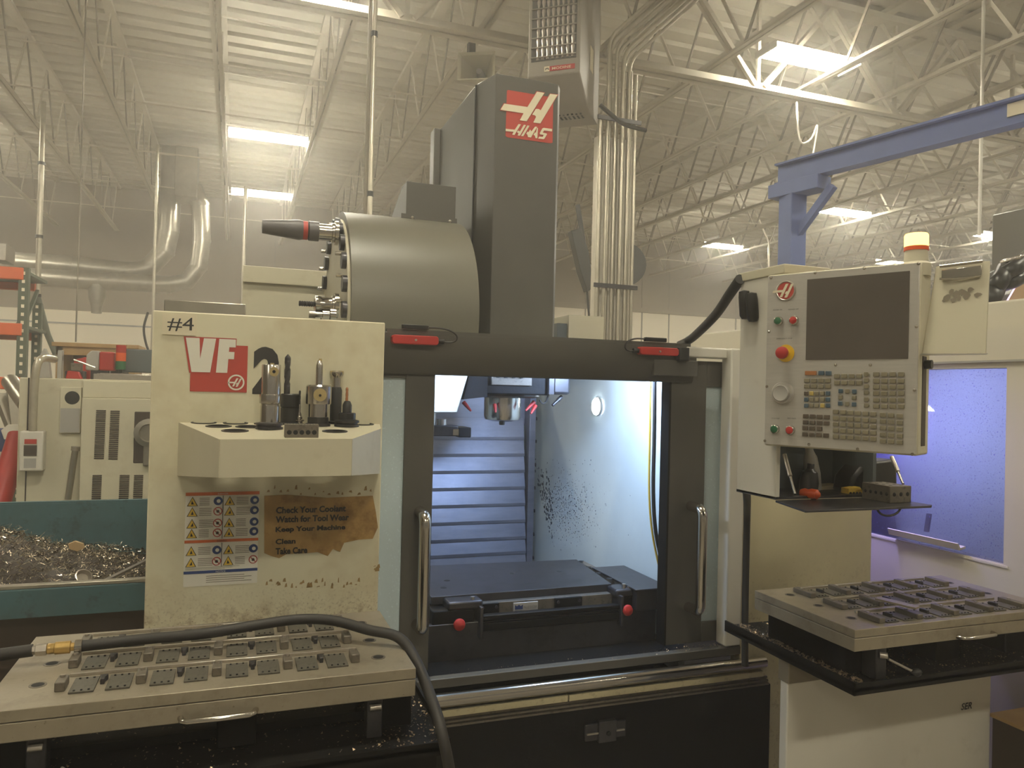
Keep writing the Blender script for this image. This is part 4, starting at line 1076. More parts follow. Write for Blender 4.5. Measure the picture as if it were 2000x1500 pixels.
MB().lathe([(7 * KW, 13 * KW), (12.5 * KW, 15 * KW), (13.5 * KW, 19 * KW), (12 * KW, 25 * KW), (7 * KW, 28 * KW)], PF(u, z, 0), E_n, 24).build('stop_button', mt['red'], o)
o, u, z = knob(1530, 768, [(24, 0), (24, 5), (22, 8)], mt['brushed'], 'jog_wheel')
MB().lathe([(18 * KW, 8 * KW), (18 * KW, 14 * KW), (16 * KW, 16 * KW), (13.5 * KW, 15 * KW), (0, 15 * KW)], PF(u, z, 0), E_n, 28).build('jog_dial', mt['grey_plastic'], o)
# round badge
u, z = pp(1535, 568)
bd = MB().lathe([(22 * KW, 0), (22 * KW, 2 * KW), (19.5 * KW, 3.2 * KW), (18 * KW, 2 * KW)], PF(u, z, 0), E_n, 32).build('badge', mt['steel'], pen)
MB().lathe([(0, 2.1 * KW), (18.5 * KW, 2.1 * KW), (18.5 * KW, 1.0 * KW)], PF(u, z, 0), E_n, 32, cap=False).build('badge_disc', mt['red_print'], bd)
m = MB(); h_mark(m, PF(u, z, 3.4 * KW), 0, 0, 19 * KW, 0, E_u, Z_); m.build('badge_mark', mt['cream_print'], bd, smooth=0)
m = MB()
for txt, px, py, wd in (('POWER ON', 1510, 607, 20), ('POWER OFF', 1540, 606, 22), ('EMERGENCY STOP', 1517, 663, 34), ('CYCLE START', 1507, 818, 18), ('FEED HOLD', 1538, 818, 18)):
    u, z = pp(px, py); put_text(m, txt, PF(u, z, .0004), E_u, Z_, w=wd * KW, h=2.6 * KW)
m.build('lettering', mt['black_print'], pen, smooth=0)
for px, py in ((1506, 543), (1592, 533), (1688, 524), (1794, 515), (1502, 648), (1498, 755), (1494, 861), (1580, 868), (1675, 877), (1782, 887), (1790, 638), (1786, 762), (1632, 713), (1700, 713)):
    u, z = pp(px, py); MB().lathe([(.0042, 0), (.0035, .002), (.0, .003)], PF(u, z, 0), E_n, 10).build('screw', mt['chrome'], pen)
# side slot on the right flank
c0 = PF(PW + .0005, 1.70, -.045)
MB().obox(c0, E_u * .002, E_n * .03, Z_ * .22).build('side_slot', mt['brown_dark'], pen)
MB().cyl(PF(PW, 1.79, -.045), PF(PW + .018, 1.79, -.045), .011, n=12).build('side_knob', mt['black_smooth'], pen)
# beacon on top
bp = dep(1789, 517, 1.88)
MB().lathe([(.034, -.03), (.034, .0), (.028, .006), (.026, .035), (.028, .036)], bp, Z_, 22).build('beacon_base', mt['cream_clean'], pen)
MB().lathe([(.028, .034), (.028, .044)], bp, Z_, 22).build('beacon_ring', mt['orange'], pen)
MB().lathe([(.0275, .044), (.0275, .072), (.025, .076), (.0, .077)], bp, Z_, 22).build('beacon_lens', mt['amber_glow'], pen)

# pendant arm box with an open storage bay and fold-down shelf
bx0, bx1, by0, by1, bz0 = 1.42, 1.78, 1.733, 1.908, 1.415
sb = thing('control_arm_box', 'tall white arm box behind the control pendant with an open storage bay below', 'cabinet', (1.6, 1.82, bz0))
MB().box(bx0, bx0 + .015, by0, by1, bz0, 2.045).build('side_panel', mt['white'], sb, bevel=.003)
MB().box(bx0 + .015, bx1, by1 - .015, by1, bz0, 2.045).build('back_panel', mt['slate'], sb)
MB().box(bx0 + .04, bx1, 1.80, by1 - .015, 1.60, 2.045).build('body', mt['white'], sb)
MB().box(bx1 - .012, bx1, by0, by1, bz0, 1.60).build('side_panel', mt['slate'], sb)
MB().box(bx0, bx1, by0, by1, bz0, bz0 + .008).build('bay_floor', mt['dark_steel'], sb)
MB().box(bx0 - .003, bx0 + .16, by0 - .02, by1 + .01, 2.045, 2.072).build('cap', mt['cream_clean'], sb, bevel=.003)
for dy in (0, .034):
    yy = 1.815 + dy + .02
    m = MB().lathe([(.0, 0), (.015, .004), (.017, .02), (.017, .075), (.012, .085), (.0, .087)], (bx0 - .018, yy, 2.005 + dy * .3), (.1, 0, -1), 16, cap=False)
    m.build('grip', mt['black_smooth'], sb)
MB().tube(smooth_path([at(1457, 955, 'y', 1.93), at(1459, 975, 'y', 2.1), at(1459, 1010, 'y', 2.32), at(1457, 1100, 'y', 2.36), at(1455, 1215, 'y', 2.36), at(1455, 1300, 'y', 2.36)]), .0125, 12).build('drain_hose', mt['rubber'], sb)
fs_ = MB().prism([(1.372, 1.56), (1.80, 1.56), (1.82, 1.575), (1.80, 1.733), (1.42, 1.733)], (0, 0, 1.408), X_, Y_, (0, 0, .006)).build('fold_down_shelf', mt['dark_steel'], sb, bevel=.001)
for a, b in (((1532, 888), (1553, 965)), ((1742, 893), (1764, 945))):
    p, q = at(*a, 'y', 1.73), at(*b, 'y', 1.655)
    MB().cyl(p, p.lerp(q, .55), .006, n=10).build('gas_strut', mt['steel'], sb)
    MB().cyl(p.lerp(q, .5), q, .0035, n=8).build('strut_rod', mt['chrome'], sb)
MB().tube(bez((1.62, 1.57, 1.408), (1.63, 1.57, 1.383), (1.69, 1.57, 1.383), (1.70, 1.57, 1.408), 12), .003, 6).build('strap', mt['rubber'], sb)
# things on the fold-down shelf
ZS = 1.4145
def on_shelf(px, py): return at(px, py, 'z', ZS)
h = on_shelf(1585, 975)
t = thing('screwdriver', 'orange handled tool lying on the fold-down shelf', 'tool', (h.x, h.y, ZS))
d = Vector((.35, -.85, 0)).normalized()
MB().lathe([(.0, -.002), (.010, .0), (.014, .012), (.012, .022), (.015, .032), (.014, .048), (.006, .056), (.0, .057)], (h.x - .012, h.y + .03, ZS + .015), d, 16, cap=False).build('handle', mt['orange'], t)
MB().box(h.x - .055, h.x - .008, h.y + .006, h.y + .018, ZS, ZS + .009).build('blade', mt['steel'], t, bevel=.001)
b0 = on_shelf(1738, 983)
t = thing('drilled_block', 'dark grey steel block with rows of drilled holes on the fold-down shelf', 'block', (b0.x, b0.y, ZS))
MB().box(b0.x, b0.x + .078, b0.y, b0.y + .10, ZS, ZS + .047).build('body', mt['block_steel'], t, bevel=.0015)
for k in range(3): MB().lathe([(.0, .0004), (.005, .0004), (.006, 0)], (b0.x + .016 + k * .024, b0.y, ZS + .024), (0, -1, 0), 12, cap=False).build('hole', mt['hole'], t)
for k in range(5): MB().lathe([(.0, .0004), (.004, .0004), (.005, 0)], (b0.x, b0.y + .012 + k * .019, ZS + .024), (-1, 0, 0), 12, cap=False).build('hole', mt['hole'], t)
for k in range(8):
    MB().lathe([(.0, .0004), (.004, .0004), (.005, 0)], (b0.x + .016 + (k % 2) * .04, b0.y + .015 + (k // 2) * .024, ZS + .047), Z_, 10, cap=False).build('hole', mt['hole'], t)
y0 = on_shelf(1668, 970)
t = thing('collet_rack', 'small yellow plastic rack with holes on the fold-down shelf', 'rack', (y0.x, y0.y, ZS))
MB().prism([(-.022, 0), (.030, 0), (.034, .014), (.022, .028), (-.020, .024)], (y0.x, y0.y, ZS), X_, Z_, (0, .03, 0)).build('body', mt['yellow_print'], t, bevel=.001)
for k in range(4): MB().lathe([(.0, .0004), (.0045, .0004), (.0052, 0)], (y0.x - .013 + k * .012, y0.y, ZS + .009), (0, -1, 0), 10, cap=False).build('hole', mt['hole'], t)
q = on_shelf(1620, 962)
t = MB().obox((q.x, q.y + .03, ZS + .012), (.10, .01, .004), (-.01, .05, 0), (0, -.002, .016)).build('folded_paper', mt['cream_print']); tag(t, 'grey white folded paper lying on the fold-down shelf', 'paper')
q = at(1690, 935, 'y', 1.80)
t = MB().prism([(-.085, 0), (-.075, .045), (-.045, .075), (.0, .090), (.095, .098), (.10, 0)], (q.x, 1.77, bz0 + .008), X_, Z_, (0, .08, 0)).build('tool_pouch', mt['black_smooth'], bevel=.01); tag(t, 'black rounded pouch in the storage bay under the pendant', 'pouch')
q = at(1600, 930, 'y', 1.83)
t = MB().lathe([(.022, 0), (.024, .05), (.020, .10), (.012, .12), (.012, .13)], (q.x, 1.85, bz0 + .008), (-.18, 0, 1), 16).build('spray_bottle', mt['grey_plastic']); tag(t, 'grey bottle leaning in the storage bay under the pendant', 'bottle')
q = at(1562, 930, 'y', 1.83)
t = MB().lathe([(.026, 0), (.028, .03), (.022, .06), (.010, .07), (.010, .085)], (q.x + .005, 1.80, bz0 + .008), (.1, 0, 1), 16).build('dark_bottle', mt['dark_steel']); tag(t, 'dark rounded bottle at the left of the storage bay', 'bottle')

# clipboard
c = [dep(1828, 520, 1.86), dep(1934, 509, 1.79), dep(1926, 692, 1.77), dep(1800, 692, 1.84)]
nrm = (c[1] - c[0]).cross(c[3] - c[0]).normalized()
if nrm.dot(-c[0]) < 0: nrm = -nrm
t = thing('clipboard', 'worn cream clipboard with a metal clip hanging beside the control pendant', 'clipboard', tuple(c[3]))
def quad_slab(m, q, th, mi=0):
    a = [Vector(p) for p in q]; b = [p - nrm * th for p in a]
    m.add(a + b, [(0, 1, 2, 3), (7, 6, 5, 4), (0, 4, 5, 1), (1, 5, 6, 2), (2, 6, 7, 3), (3, 7, 4, 0)], mi); return m
def cb(u, v, out=0):
    return (c[0] * (1 - u) + c[1] * u) * (1 - v) + (c[3] * (1 - u) + c[2] * u) * v + nrm * out
quad_slab(MB(), c, .004).build('board', mt['cream_clean'], t, bevel=.002)
quad_slab(MB(), [cb(.0, .99, .0), cb(1.02, .99, .0), cb(1.02, 1.02, .02), cb(.0, 1.03, .02)], .004).build('bottom_lip', mt['galv'], t)
quad_slab(MB(), [cb(.13, .06, .006), cb(.86, .05, .006), cb(.86, .155, .004), cb(.15, .165, .004)], .004).build('clip_plate', mt['chrome'], t, bevel=.001)
MB().tube([cb(.10, .03, .014), cb(.88, .02, .014)], .004, 10).build('clip_bar', mt['chrome'], t)
MB().tube([cb(.12, .16, .007), cb(.45, .185, .009), cb(.86, .165, .007)], .003, 8).build('clip_edge', mt['chrome'], t)
m = MB(); r = random.Random(8)
for (u, v, s) in ((.30, .37, .07), (.36, .31, .06), (.45, .35, .08), (.55, .32, .07), (.62, .36, .08), (.68, .30, .06), (.50, .39, .05), (.82, .36, .06), (.40, .40, .05), (.24, .40, .04)):
    pts = [cb(u + s * math.cos(a) * r.uniform(.6, 1.3), v + s * .55 * math.sin(a) * r.uniform(.6, 1.3), .0006) for a in [i * 6.28 / 7 for i in range(7)]]
    m.add(pts, [tuple(range(7))])
m.build('torn_sticker', mt['grey_print'], t, smooth=0)

# ------------------------------------------------------------------ chip hopper at the left
hp = thing('chip_hopper', 'teal steel chip hopper full of swarf behind the left pallet', 'hopper', (-.75, 3.5, 0))
hx0, hx1, hy0, hy1 = -1.55, -.28, 2.97, 4.30
def wall_quad(m, a, b, c, d, th=.008):
    a, b, c, d = map(Vector, (a, b, c, d)); n = (b - a).cross(d - a).normalized() * th
    m.add([a, b, c, d, a + n, b + n, c + n, d + n], [(0, 1, 2, 3), (7, 6, 5, 4), (0, 4, 5, 1), (1, 5, 6, 2), (2, 6, 7, 3), (3, 7, 4, 0)])
m = MB()
wall_quad(m, (hx0, hy1, .45), (hx1, hy1, .45), (hx1, hy1, 1.09), (hx0, hy1, 1.09))
wall_quad(m, (hx1, hy0 + .15, .45), (hx1, hy1, .45), (hx1, hy1, 1.09), (hx1, hy0, 1.0))
wall_quad(m, (hx0, hy0 + .15, .45), (hx0, hy1, .45), (hx0, hy1, 1.09), (hx0, hy0, 1.0))
m.box(hx0, hx1, hy0 + .15, hy1, .44, .46)
m.build('bin', mt['teal'], hp, smooth=0)
m = MB(); wall_quad(m, (hx0, hy0 + .15, .45), (hx1, hy0 + .15, .45), (hx1, hy0, 1.0), (hx0, hy0, 1.0)); m.build('front_wall', mt['brown_dark'], hp, smooth=0)  # dark colour stands in for the shade below the lip
MB().box(hx0, hx1, hy0 - .02, hy0 + .012, .995, 1.008).build('front_rim', mt['galv'], hp, bevel=.002)
MB().box(hx0, hx1, hy0 - .03, hy0 - .015, .90, .995).build('front_lip', mt['teal'], hp, bevel=.002)
MB().box(hx0, hx1, hy1 - .005, hy1 + .02, 1.085, 1.10).build('back_rim', mt['teal'], hp, bevel=.002)
MB().box(hx0 + .1, hx1 - .1, hy0 + .3, hy1 - .2, .0, .44).build('base', mt['black'], hp)
# swarf heap: curled ribbons over a lumpy core
rnd = random.Random(17)
def heap_z(x, y):
    u, v = (x + .93) / .42, (y - 3.62) / .60
    return .80 + .25 * math.exp(-(u * u + v * v)) + .02 * math.sin(9 * x + 3 * y) + .015 * math.sin(17 * y)
m = MB(); nx, ny = 36, 36
vs = [(hx0 + .02 + (hx1 - hx0 - .04) * i / nx, hy0 + .08 + (hy1 - hy0 - .1) * j / ny, 0) for j in range(ny + 1) for i in range(nx + 1)]
vs = [(x, y, heap_z(x, y) - .015 + rnd.uniform(-.012, .012)) for x, y, _ in vs]
m.add(vs, [(j * (nx + 1) + i, j * (nx + 1) + i + 1, (j + 1) * (nx + 1) + i + 1, (j + 1) * (nx + 1) + i) for j in range(ny) for i in range(nx)], 1)
for k in range(5200):
    x, y = rnd.uniform(hx0 + .05, hx1 - .05), rnd.uniform(hy0 + .06, hy1 - .08)
    z = heap_z(x, y) + .012; a = rnd.uniform(0, 6.28); tilt = rnd.uniform(-.3, .6)
    ax = Vector((math.cos(a), math.sin(a), tilt)).normalized(); u, w, _ = frame_from(ax)
    L = rnd.uniform(.03, .12); rr = rnd.uniform(.002, .009); tw = rnd.uniform(6, 20); wd = rnd.uniform(.0012, .0035) if k % 7 else rnd.uniform(.004, .008)
    pts = []; st = 7
    for s in range(st):
        f = s / (st - 1); th = f * tw
        c = Vector((x, y, z)) + ax * (f - .5) * L + (u * math.cos(th) + w * math.sin(th)) * rr
        pts += [c, c + ax * wd + u * .001]
    m.add(pts, [(2 * s, 2 * s + 1, 2 * s + 3, 2 * s + 2) for s in range(st - 1)])
sw = m.build('swarf', [mt['swarf'], mt['brown_dark']], None, smooth=60); tag(sw, 'tangled heap of shiny metal swarf inside the teal hopper', 'swarf', kind='stuff')
p = at(218, 1120, 'z', 1.0)
t = MB().obox((p.x + .05, p.y + .06, 1.0), (.16, .02, .075), (0, .05, 0), (0, 0, .008)).build('steel_offcut', mt['block_steel'], bevel=.001); tag(t, 'flat grey steel offcut leaning on the right of the swarf heap', 'metal scrap')
p = at(135, 1072, 'y', 3.6)
t = MB().prism([(0, 0), (.03, -.012), (.055, .0), (.05, .018), (.02, .03), (-.004, .02)], p, X_, Z_, (0, .02, 0)).build('cardboard_scrap', mt['cardboard']); tag(t, 'small tan scrap lying on top of the swarf heap', 'scrap')
p = at(158, 1128, 'y', 3.2)
t = MB().lathe([(.02, 0), (.028, .012), (.03, .03), (.026, .031), (.02, .015)], p - Z_ * .01, (.4, -.6, .6), 14).build('metal_cup', mt['steel']); tag(t, 'small bright metal cup at the front of the swarf heap', 'scrap')

# ------------------------------------------------------------------ machine cabinet behind the hopper
YC = 5.2
cb_ = thing('machine_cabinet', 'cream machine cabinet with louvred panels behind the chip hopper', 'cabinet', (-.5, 5.6, 0))
a = at(38, 737, 'y', YC).x; s1 = at(165, 740, 'y', YC).x; s2 = at(158, 800, 'y', YC - .12).x
MB().box(a, .45, YC, 6.2, 0, 1.71).build('body', mt['cream_clean'], cb_, bevel=.006)
MB().box(a + .045, a + .052, YC - .003, YC, .2, 1.71).build('seam', mt['brown_dark'], cb_)
zt = at(230, 778, 'y', YC - .10).z
pnl = MB().box(s2, .42, YC - .10, YC + .02, .3, zt).build('louvre_panel', mt['cream_clean'], cb_, bevel=.005)
MB().box(s1, .42, YC - .05, YC + .02, zt, 1.70).build('upper_panel', mt['cream_clean'], cb_, bevel=.004)
for (x0, x1, y0, n) in ((188, 207, 802, 24), (216, 234, 803, 24), (181, 199, 929, 12), (234, 253, 929, 12), (262, 280, 929, 12)):
    for i in range(n):
        p, q = at(x0 - i * .19, y0 + i * 4.05, 'y', YC - .10), at(x1 - i * .19, y0 + i * 4.05, 'y', YC - .10)
        MB().box(p.x, q.x, YC - .1035, YC - .095, p.z - .0045, p.z + .0035).build('louvre', mt['brown_dark'], pnl, smooth=0)
p, q = at(263, 804, 'y', YC - .10), at(322, 904, 'y', YC - .10)
wn = MB().box(p.x, q.x, YC - .105, YC - .095, q.z, p.z).build('window', mt['brown_dark'], cb_, bevel=.006)
p = at(292, 845, 'y', YC - .12)
MB().lathe([(.085, 0), (.085, .03), (.055, .035), (.05, .01)], p, (0, -1, 0), 22).build('flange', mt['galv'], wn)
MB().box(p.x - .03, p.x + .03, p.y - .02, p.y + .02, p.z - .2, p.z - .07).build('flange_neck', mt['galv'], wn, bevel=.005)
p, q = at(119, 756, 'y', YC), at(158, 846, 'y', YC)
fp = MB().box(p.x, q.x, YC - .02, YC, q.z, p.z).build('fan_panel', mt['cream_clean'], cb_, bevel=.003)
f = at(141, 777, 'y', YC - .02)
MB().lathe([(.0, .002), (.036, .002), (.040, .0)], f, (0, -1, 0), 22, cap=False).build('fan_grille', mt['hole'], fp)
MB().box(p.x + .005, q.x - .005, YC - .022, YC - .019, q.z + .005, q.z + .15).build('filter', mt['grey_plastic'], fp)
p, q = at(38, 842, 'y', YC - .08), at(83, 920, 'y', YC - .08)
eb = MB().box(p.x, q.x, YC - .08, YC, q.z, p.z).build('switch_box', mt['white'], cb_, bevel=.008)
w = q.x - p.x; h = p.z - q.z
MB().box(p.x + w * .22, p.x + w * .72, YC - .083, YC - .079, q.z + h * .68, q.z + h * .80).build('red_label', mt['red'], eb)
MB().box(p.x + w * .2, p.x + w * .74, YC - .083, YC - .079, q.z + h * .38, q.z + h * .65).build('dark_window', mt['brown_dark'], eb)
MB().box(p.x + w * .22, p.x + w * .72, YC - .082, YC - .079, q.z + h * .08, q.z + h * .32).build('grey_label', mt['grey_plastic'], eb)
MB().tube(smooth_path([at(64, 842, 'y', YC - .06), at(67, 760, 'y', YC - .06), at(72, 715, 'y', YC - .06), at(84, 700, 'y', YC - .03), at(106, 702, 'y', YC + .1)]), .022, 12).build('conduit_pipe', mt['conduit'], cb_)
MB().tube([at(133, 975, 'y', YC - .06), at(147, 878, 'y', YC - .06)], .018, 10).build('drain_tube', mt['galv'], cb_)
MB().cyl(at(147, 880, 'y', YC - .06), at(148, 872, 'y', YC - .06), .024, n=12).build('drain_cap', mt['steel'], cb_)
# things on the cabinet top
def top_pt(px, d=.3): q = at(px, 740, 'y', YC + d); return Vector((q.x, YC + d, 1.71))
p = top_pt(235, .4)
t = thing('stack_light', 'small red, amber and green stack light on the cabinet top', 'signal light', tuple(p))
MB().cyl(p, p + Z_ * .07, .012, n=10).build('stem', mt['black_smooth'], t)
z = p.z + .07
for c, hgt in (('green', .055), ('orange', .055), ('red', .05)):
    MB().cyl((p.x, p.y, z), (p.x, p.y, z + hgt), .031, n=16).build('lens', mt[c], t); z += hgt
p = top_pt(185, .5)
t = thing('angle_grinder', 'grey and red power tool standing on the cabinet top', 'power tool', tuple(p))
MB().prism([(-.05, .06), (-.045, .16), (-.02, .19), (.03, .19), (.03, .06)], p - Y_ * .05, X_, Z_, (0, .1, 0)).build('guard', mt['grey_plastic'], t, bevel=.01)
MB().box(p.x + .03, p.x + .12, p.y - .05, p.y + .05, p.z + .06, p.z + .185).build('motor', mt['red'], t, bevel=.01)
MB().box(p.x - .02, p.x + .09, p.y - .04, p.y + .04, p.z, p.z + .07).build('foot', mt['dark_steel'], t, bevel=.005)
p = top_pt(273, .45)
t = MB().box(p.x - .13, p.x + .25, p.y, p.y + .25, 1.71 + .055, 1.71 + .21).build('grey_metal_box', mt['slate'], bevel=.006); tag(t, 'slate grey metal box on the cabinet top beside the stack light', 'box')
for k in range(3):
    t = MB().box(at(188, 735, 'y', YC + .2).x, at(309, 735, 'y', YC + .2).x, YC + .1 + .12 * k, YC + .13 + .12 * k, 1.71, 1.745 + .004 * k).build('steel_bar', mt['steel'], bevel=.002)
    tag(t, ('front', 'middle', 'rear')[k] + ' of three long bare steel bars lying on the cabinet top', 'metal bar', 'steel bars on the cabinet')
p = top_pt(146, .25)
t = thing('vise', 'small grey vise with a bright lever on the cabinet top', 'vise', tuple(p))
MB().box(p.x - .05, p.x + .06, p.y - .04, p.y + .04, p.z, p.z + .05).build('base', mt['dark_steel'], t, bevel=.006)
MB().box(p.x - .02, p.x + .04, p.y - .03, p.y + .03, p.z + .05, p.z + .10).build('jaw', mt['block_steel'], t, bevel=.004)
MB().tube([p + Vector((.0, -.05, .12)), p + Vector((.12, -.05, .075))], .006, 8).build('lever', mt['chrome'], t)
p = top_pt(142, .15); t = MB().prism([(-.04, 0), (.05, 0), (.03, .045), (-.03, .05)], p, X_, Z_, (0, .05, 0)).build('red_bracket', mt['red'], bevel=.004); tag(t, 'small red bracket at the front of the cabinet top', 'bracket')
p = top_pt(160, .6); t = MB().prism([(-.06, .0), (.05, .0), (.05, .12), (.02, .15), (-.05, .13)], p, X_, Z_, (0, .06, 0)).build('red_tool_case', mt['red'], bevel=.006); tag(t, 'dull red tool case behind the vise on the cabinet top', 'case')
p = top_pt(95, .3)
t = thing('grey_stand', 'grey two legged bracket on the left of the cabinet top', 'bracket', tuple(p))
MB().prism([(-.07, 0), (.01, 0), (-.01, .15), (-.03, .19), (-.05, .15)], p, X_, Z_, (0, .06, 0)).build('side_plate', mt['grey_plastic'], t, bevel=.004)
MB().box(p.x + .045, p.x + .07, p.y, p.y + .06, p.z, p.z + .18).build('upright', mt['grey_plastic'], t, bevel=.003)
MB().box(p.x - .02, p.x + .07, p.y + .01, p.y + .05, p.z + .11, p.z + .15).build('cross_piece', mt['galv'], t, bevel=.003)
# wooden bench hutch behind
YH = 7.4
a, b = at(110, 668, 'y', YH), at(265, 682, 'y', YH)
t = thing('bench_hutch', 'open wooden bench hutch against the far side behind the cabinet', 'shelf unit', ((a.x + b.x) / 2, YH + .2, 0))
MB().box(a.x - .03, b.x + .03, YH - .03, YH + .5, b.z, b.z + .035).build('top', mt['wood'], t, bevel=.004)
MB().box(a.x, b.x, YH, YH + .02, b.z - .07, b.z).build('fascia', mt['wood'], t)
MB().box(a.x, a.x + .05, YH, YH + .5, 0, b.z).build('side', mt['wood'], t)
MB().box(b.x - .05, b.x, YH, YH + .5, 0, b.z).build('side', mt['wood'], t)
MB().box(a.x, b.x, YH + .45, YH + .5, 0, b.z).build('back', mt['brown_dark'], t)

# ------------------------------------------------------------------ pallet rack at far left
YR = 8.0
t = thing('pallet_rack', 'green and orange pallet rack at the far left', 'rack', (-2.2, YR + .4, 0))
def rack_post(px, Y, tp=522):
    x = at(px, 640, 'y', Y).x; top = at(px, tp, 'y', Y).z
    m = MB().box(x - .04, x + .04, Y, Y + .07, 0, top)
    z = .1
    while z < top: m.box(x - .012, x + .012, Y - .003, Y, z, z + .03, m=1); z += .075
    m.build('post', [mt['rack_green'], mt['wall_lower']], t, smooth=0)
    return x
xa = rack_post(43, YR); xb = rack_post(71, YR + .9, 592)
for py in (532, 642, 748):
    z = at(0, py, 'y', YR).z
    MB().box(-5.0, xa, YR - .02, YR + .04, z - .055, z + .055).build('beam', mt['rack_orange'], t, bevel=.006)
    MB().box(-5.0, xb - .03, YR + .92, YR + .98, z - .055, z + .055).build('beam', mt['rack_orange'], t, bevel=.006)
    MB().box(-5.0, xa, YR + .04, YR + .92, z + .02, z + .05).build('deck', mt['rack_green'], t)
MB().bar((xa, YR + .05, 1.75), (xb, YR + .9, 1.2), .03, .03).build('brace', mt['rack_green'], t)
MB().bar((xa, YR + .05, 2.2), (xb, YR + .9, 2.6), .03, .03).build('brace', mt['rack_green'], t)
z = at(0, 512, 'y', YR).z
for i, px in enumerate((3, 9, 15, 20)):
    x = at(px, 500, 'y', YR + .2).x
    o = MB().box(x - .014, x + .014, YR, YR + .3, z + .02, z + .17).build('steel_plate', mt['steel'], bevel=.002); tag(o, ('leftmost', 'second', 'third', 'rightmost')[i] + ' of four upright bright steel plates on top of the pallet rack', 'metal plate', 'plates on the rack')
for i, (p0, p1, r, nm, lb) in enumerate((((38, 850), (-8, 1000), .065, 'red_pipe', 'thick red tube leaning beside the cream cabinet'), ((20, 745), (52, 790), .05, 'grey_angle', 'grey steel angle leaning under the rack'))):
    o = MB().tube([at(*p0, 'y', 5.6), at(*p1, 'y', 5.35)], r, 14).build(nm, mt['red' if i == 0 else 'galv']); tag(o, lb, 'tube' if i == 0 else 'metal bar')
o = MB().cyl(at(-4, 880, 'y', 6.2), at(-4, 838, 'y', 6.2), .12, n=20).build('blue_drum', mt['blue_print']); tag(o, 'blue plastic drum edge at the left border beside the red tube', 'drum')
o = MB().prism([(0, 0), (.16, 0), (.16, .10), (.02, .10), (-.02, .06)], at(8, 858, 'y', 6.0), X_, Z_, (0, .03, 0)).build('white_card', mt['white_print']); tag(o, 'white card beside the blue drum at the left border', 'card')
for i, (p0, p1) in enumerate((((2, 770), (30, 840)), ((30, 765), (38, 840)))):
    o = MB().bar(at(*p0, 'y', 6.6), at(*p1, 'y', 6.5), .11, .04).build('steel_offcut', mt['galv'], smooth=0); tag(o, ('wide' if i == 0 else 'narrow') + ' grey steel offcut leaning under the rack', 'metal bar')

# ------------------------------------------------------------------ ducts and hanging pipes
YD = 17.0
def duct(pts, r, nm, lb, seams):
    t = thing(nm, lb, 'duct', tuple(pts[0]))
    MB().tube(pts, r, 20).build('duct_run', mt['galv'], t)
    for i in seams:
        d = (pts[min(i + 1, len(pts) - 1)] - pts[i - 1]).normalized()
        MB().cyl(pts[i] - d * .03, pts[i] + d * .03, r * 1.04, n=20).build('joint_band', mt['galv'], t)
    return t
duct([at(20, 512, 'y', YD), at(140, 520, 'y', YD), at(250, 531, 'y', YD), at(288, 526, 'y', YD), at(322, 490, 'y', YD), at(330, 450, 'y', YD), at(333, 380, 'y', YD), at(336, 290, 'y', YD)], .20, 'round_duct', 'upper galvanized round duct running along the wall and bending up', (1, 2, 4, 5, 6))
dt2 = duct([at(60, 541, 'y', YD - .6), at(190, 549, 'y', YD - .6), at(330, 556, 'y', YD - .6), at(365, 550, 'y', YD - .6), at(388, 520, 'y', YD - .6), at(394, 470, 'y', YD - .6), at(392, 400, 'y', YD - .6), at(378, 365, 'y', YD - .6)], .17, 'round_duct', 'lower galvanized round duct running along the wall and bending up', (1, 2, 4, 5, 6))
p = at(190, 556, 'y', YD - .6)
MB().lathe([(.16, 0), (.15, .25), (.10, .42), (.09, .55)], p, (0, 0, -1), 18).build('branch_outlet', mt['galv'], dt2)
p, q = at(345, 330, 'y', YD - .6), at(386, 395, 'y', YD - .6)
MB().box(p.x, q.x, YD - 1.0, YD - .3, q.z, 6.3).build('plenum', mt['galv'], dt2, bevel=.01)
def pipe(nm, lb, Y, top, bot, r, bands=(), mtl='conduit', grp=None, zt=6.5):
    a, b = at(*top, 'y', Y), at(*bot, 'y', Y)
    if zt is None: zt = a.z
    x = (a.x + b.x) / 2
    t = thing(nm, lb, 'pipe', (x, Y, b.z), group=grp)
    MB().cyl((x, Y, b.z), (x, Y, zt), r, n=12).build('pipe_run', mt[mtl], t)
    for py in bands:
        z = at(top[0], py, 'y', Y).z
        MB().cyl((x, Y, z - .02), (x, Y, z + .02), r * 1.35, n=12).build('coupling', mt['black_smooth'], t)
    return t, Vector((x, Y, b.z))
t, p = pipe('drop_pipe', 'white vertical drop pipe at left that splits into two legs', 12.0, (88, 200), (70, 580), .035, (320, 463, 578), 'conduit', zt=5.52)
MB().tube([p, p + Vector((.13, 0, -.5)), p + Vector((.45, 0, -1.3))], .04, 10).build('branch_leg', mt['rack_green'], t)
MB().tube([p, p + Vector((-.22, 0, -.4))], .035, 10).build('branch_leg', mt['rack_green'], t)
pipe('drop_pipe', 'thin pale vertical pipe just left of the number card', 13.4, (308, 290), (297, 690), .024, (), 'conduit', zt=5.52)
pipe('hanging_cable', 'thin dark cable hanging left of the number card', 9.0, (150, 470), (152, 668), .008, (), 'web', zt=6.55)
t, p = pipe('drop_pipe', 'pale vertical pipe rising behind the tool carousel', 6.0, (733, 0), (722, 425), .019, (67, 380), 'conduit')
pipe('hanging_pole', 'dark slim pole beside the pale pipe behind the carousel', 6.05, (725, 0), (714, 425), .02, (), 'web')
pipe('drop_pipe', 'pale vertical pipe under the lower left ceiling light', 15.6, (479, 388), (472, 660), .035, (), 'conduit', zt=5.55)
pipe('thin_rod', 'thin white rod hanging beneath the blue crane beam at right', 6.0, (1917, 270), (1912, 460), .018, (), 'white')
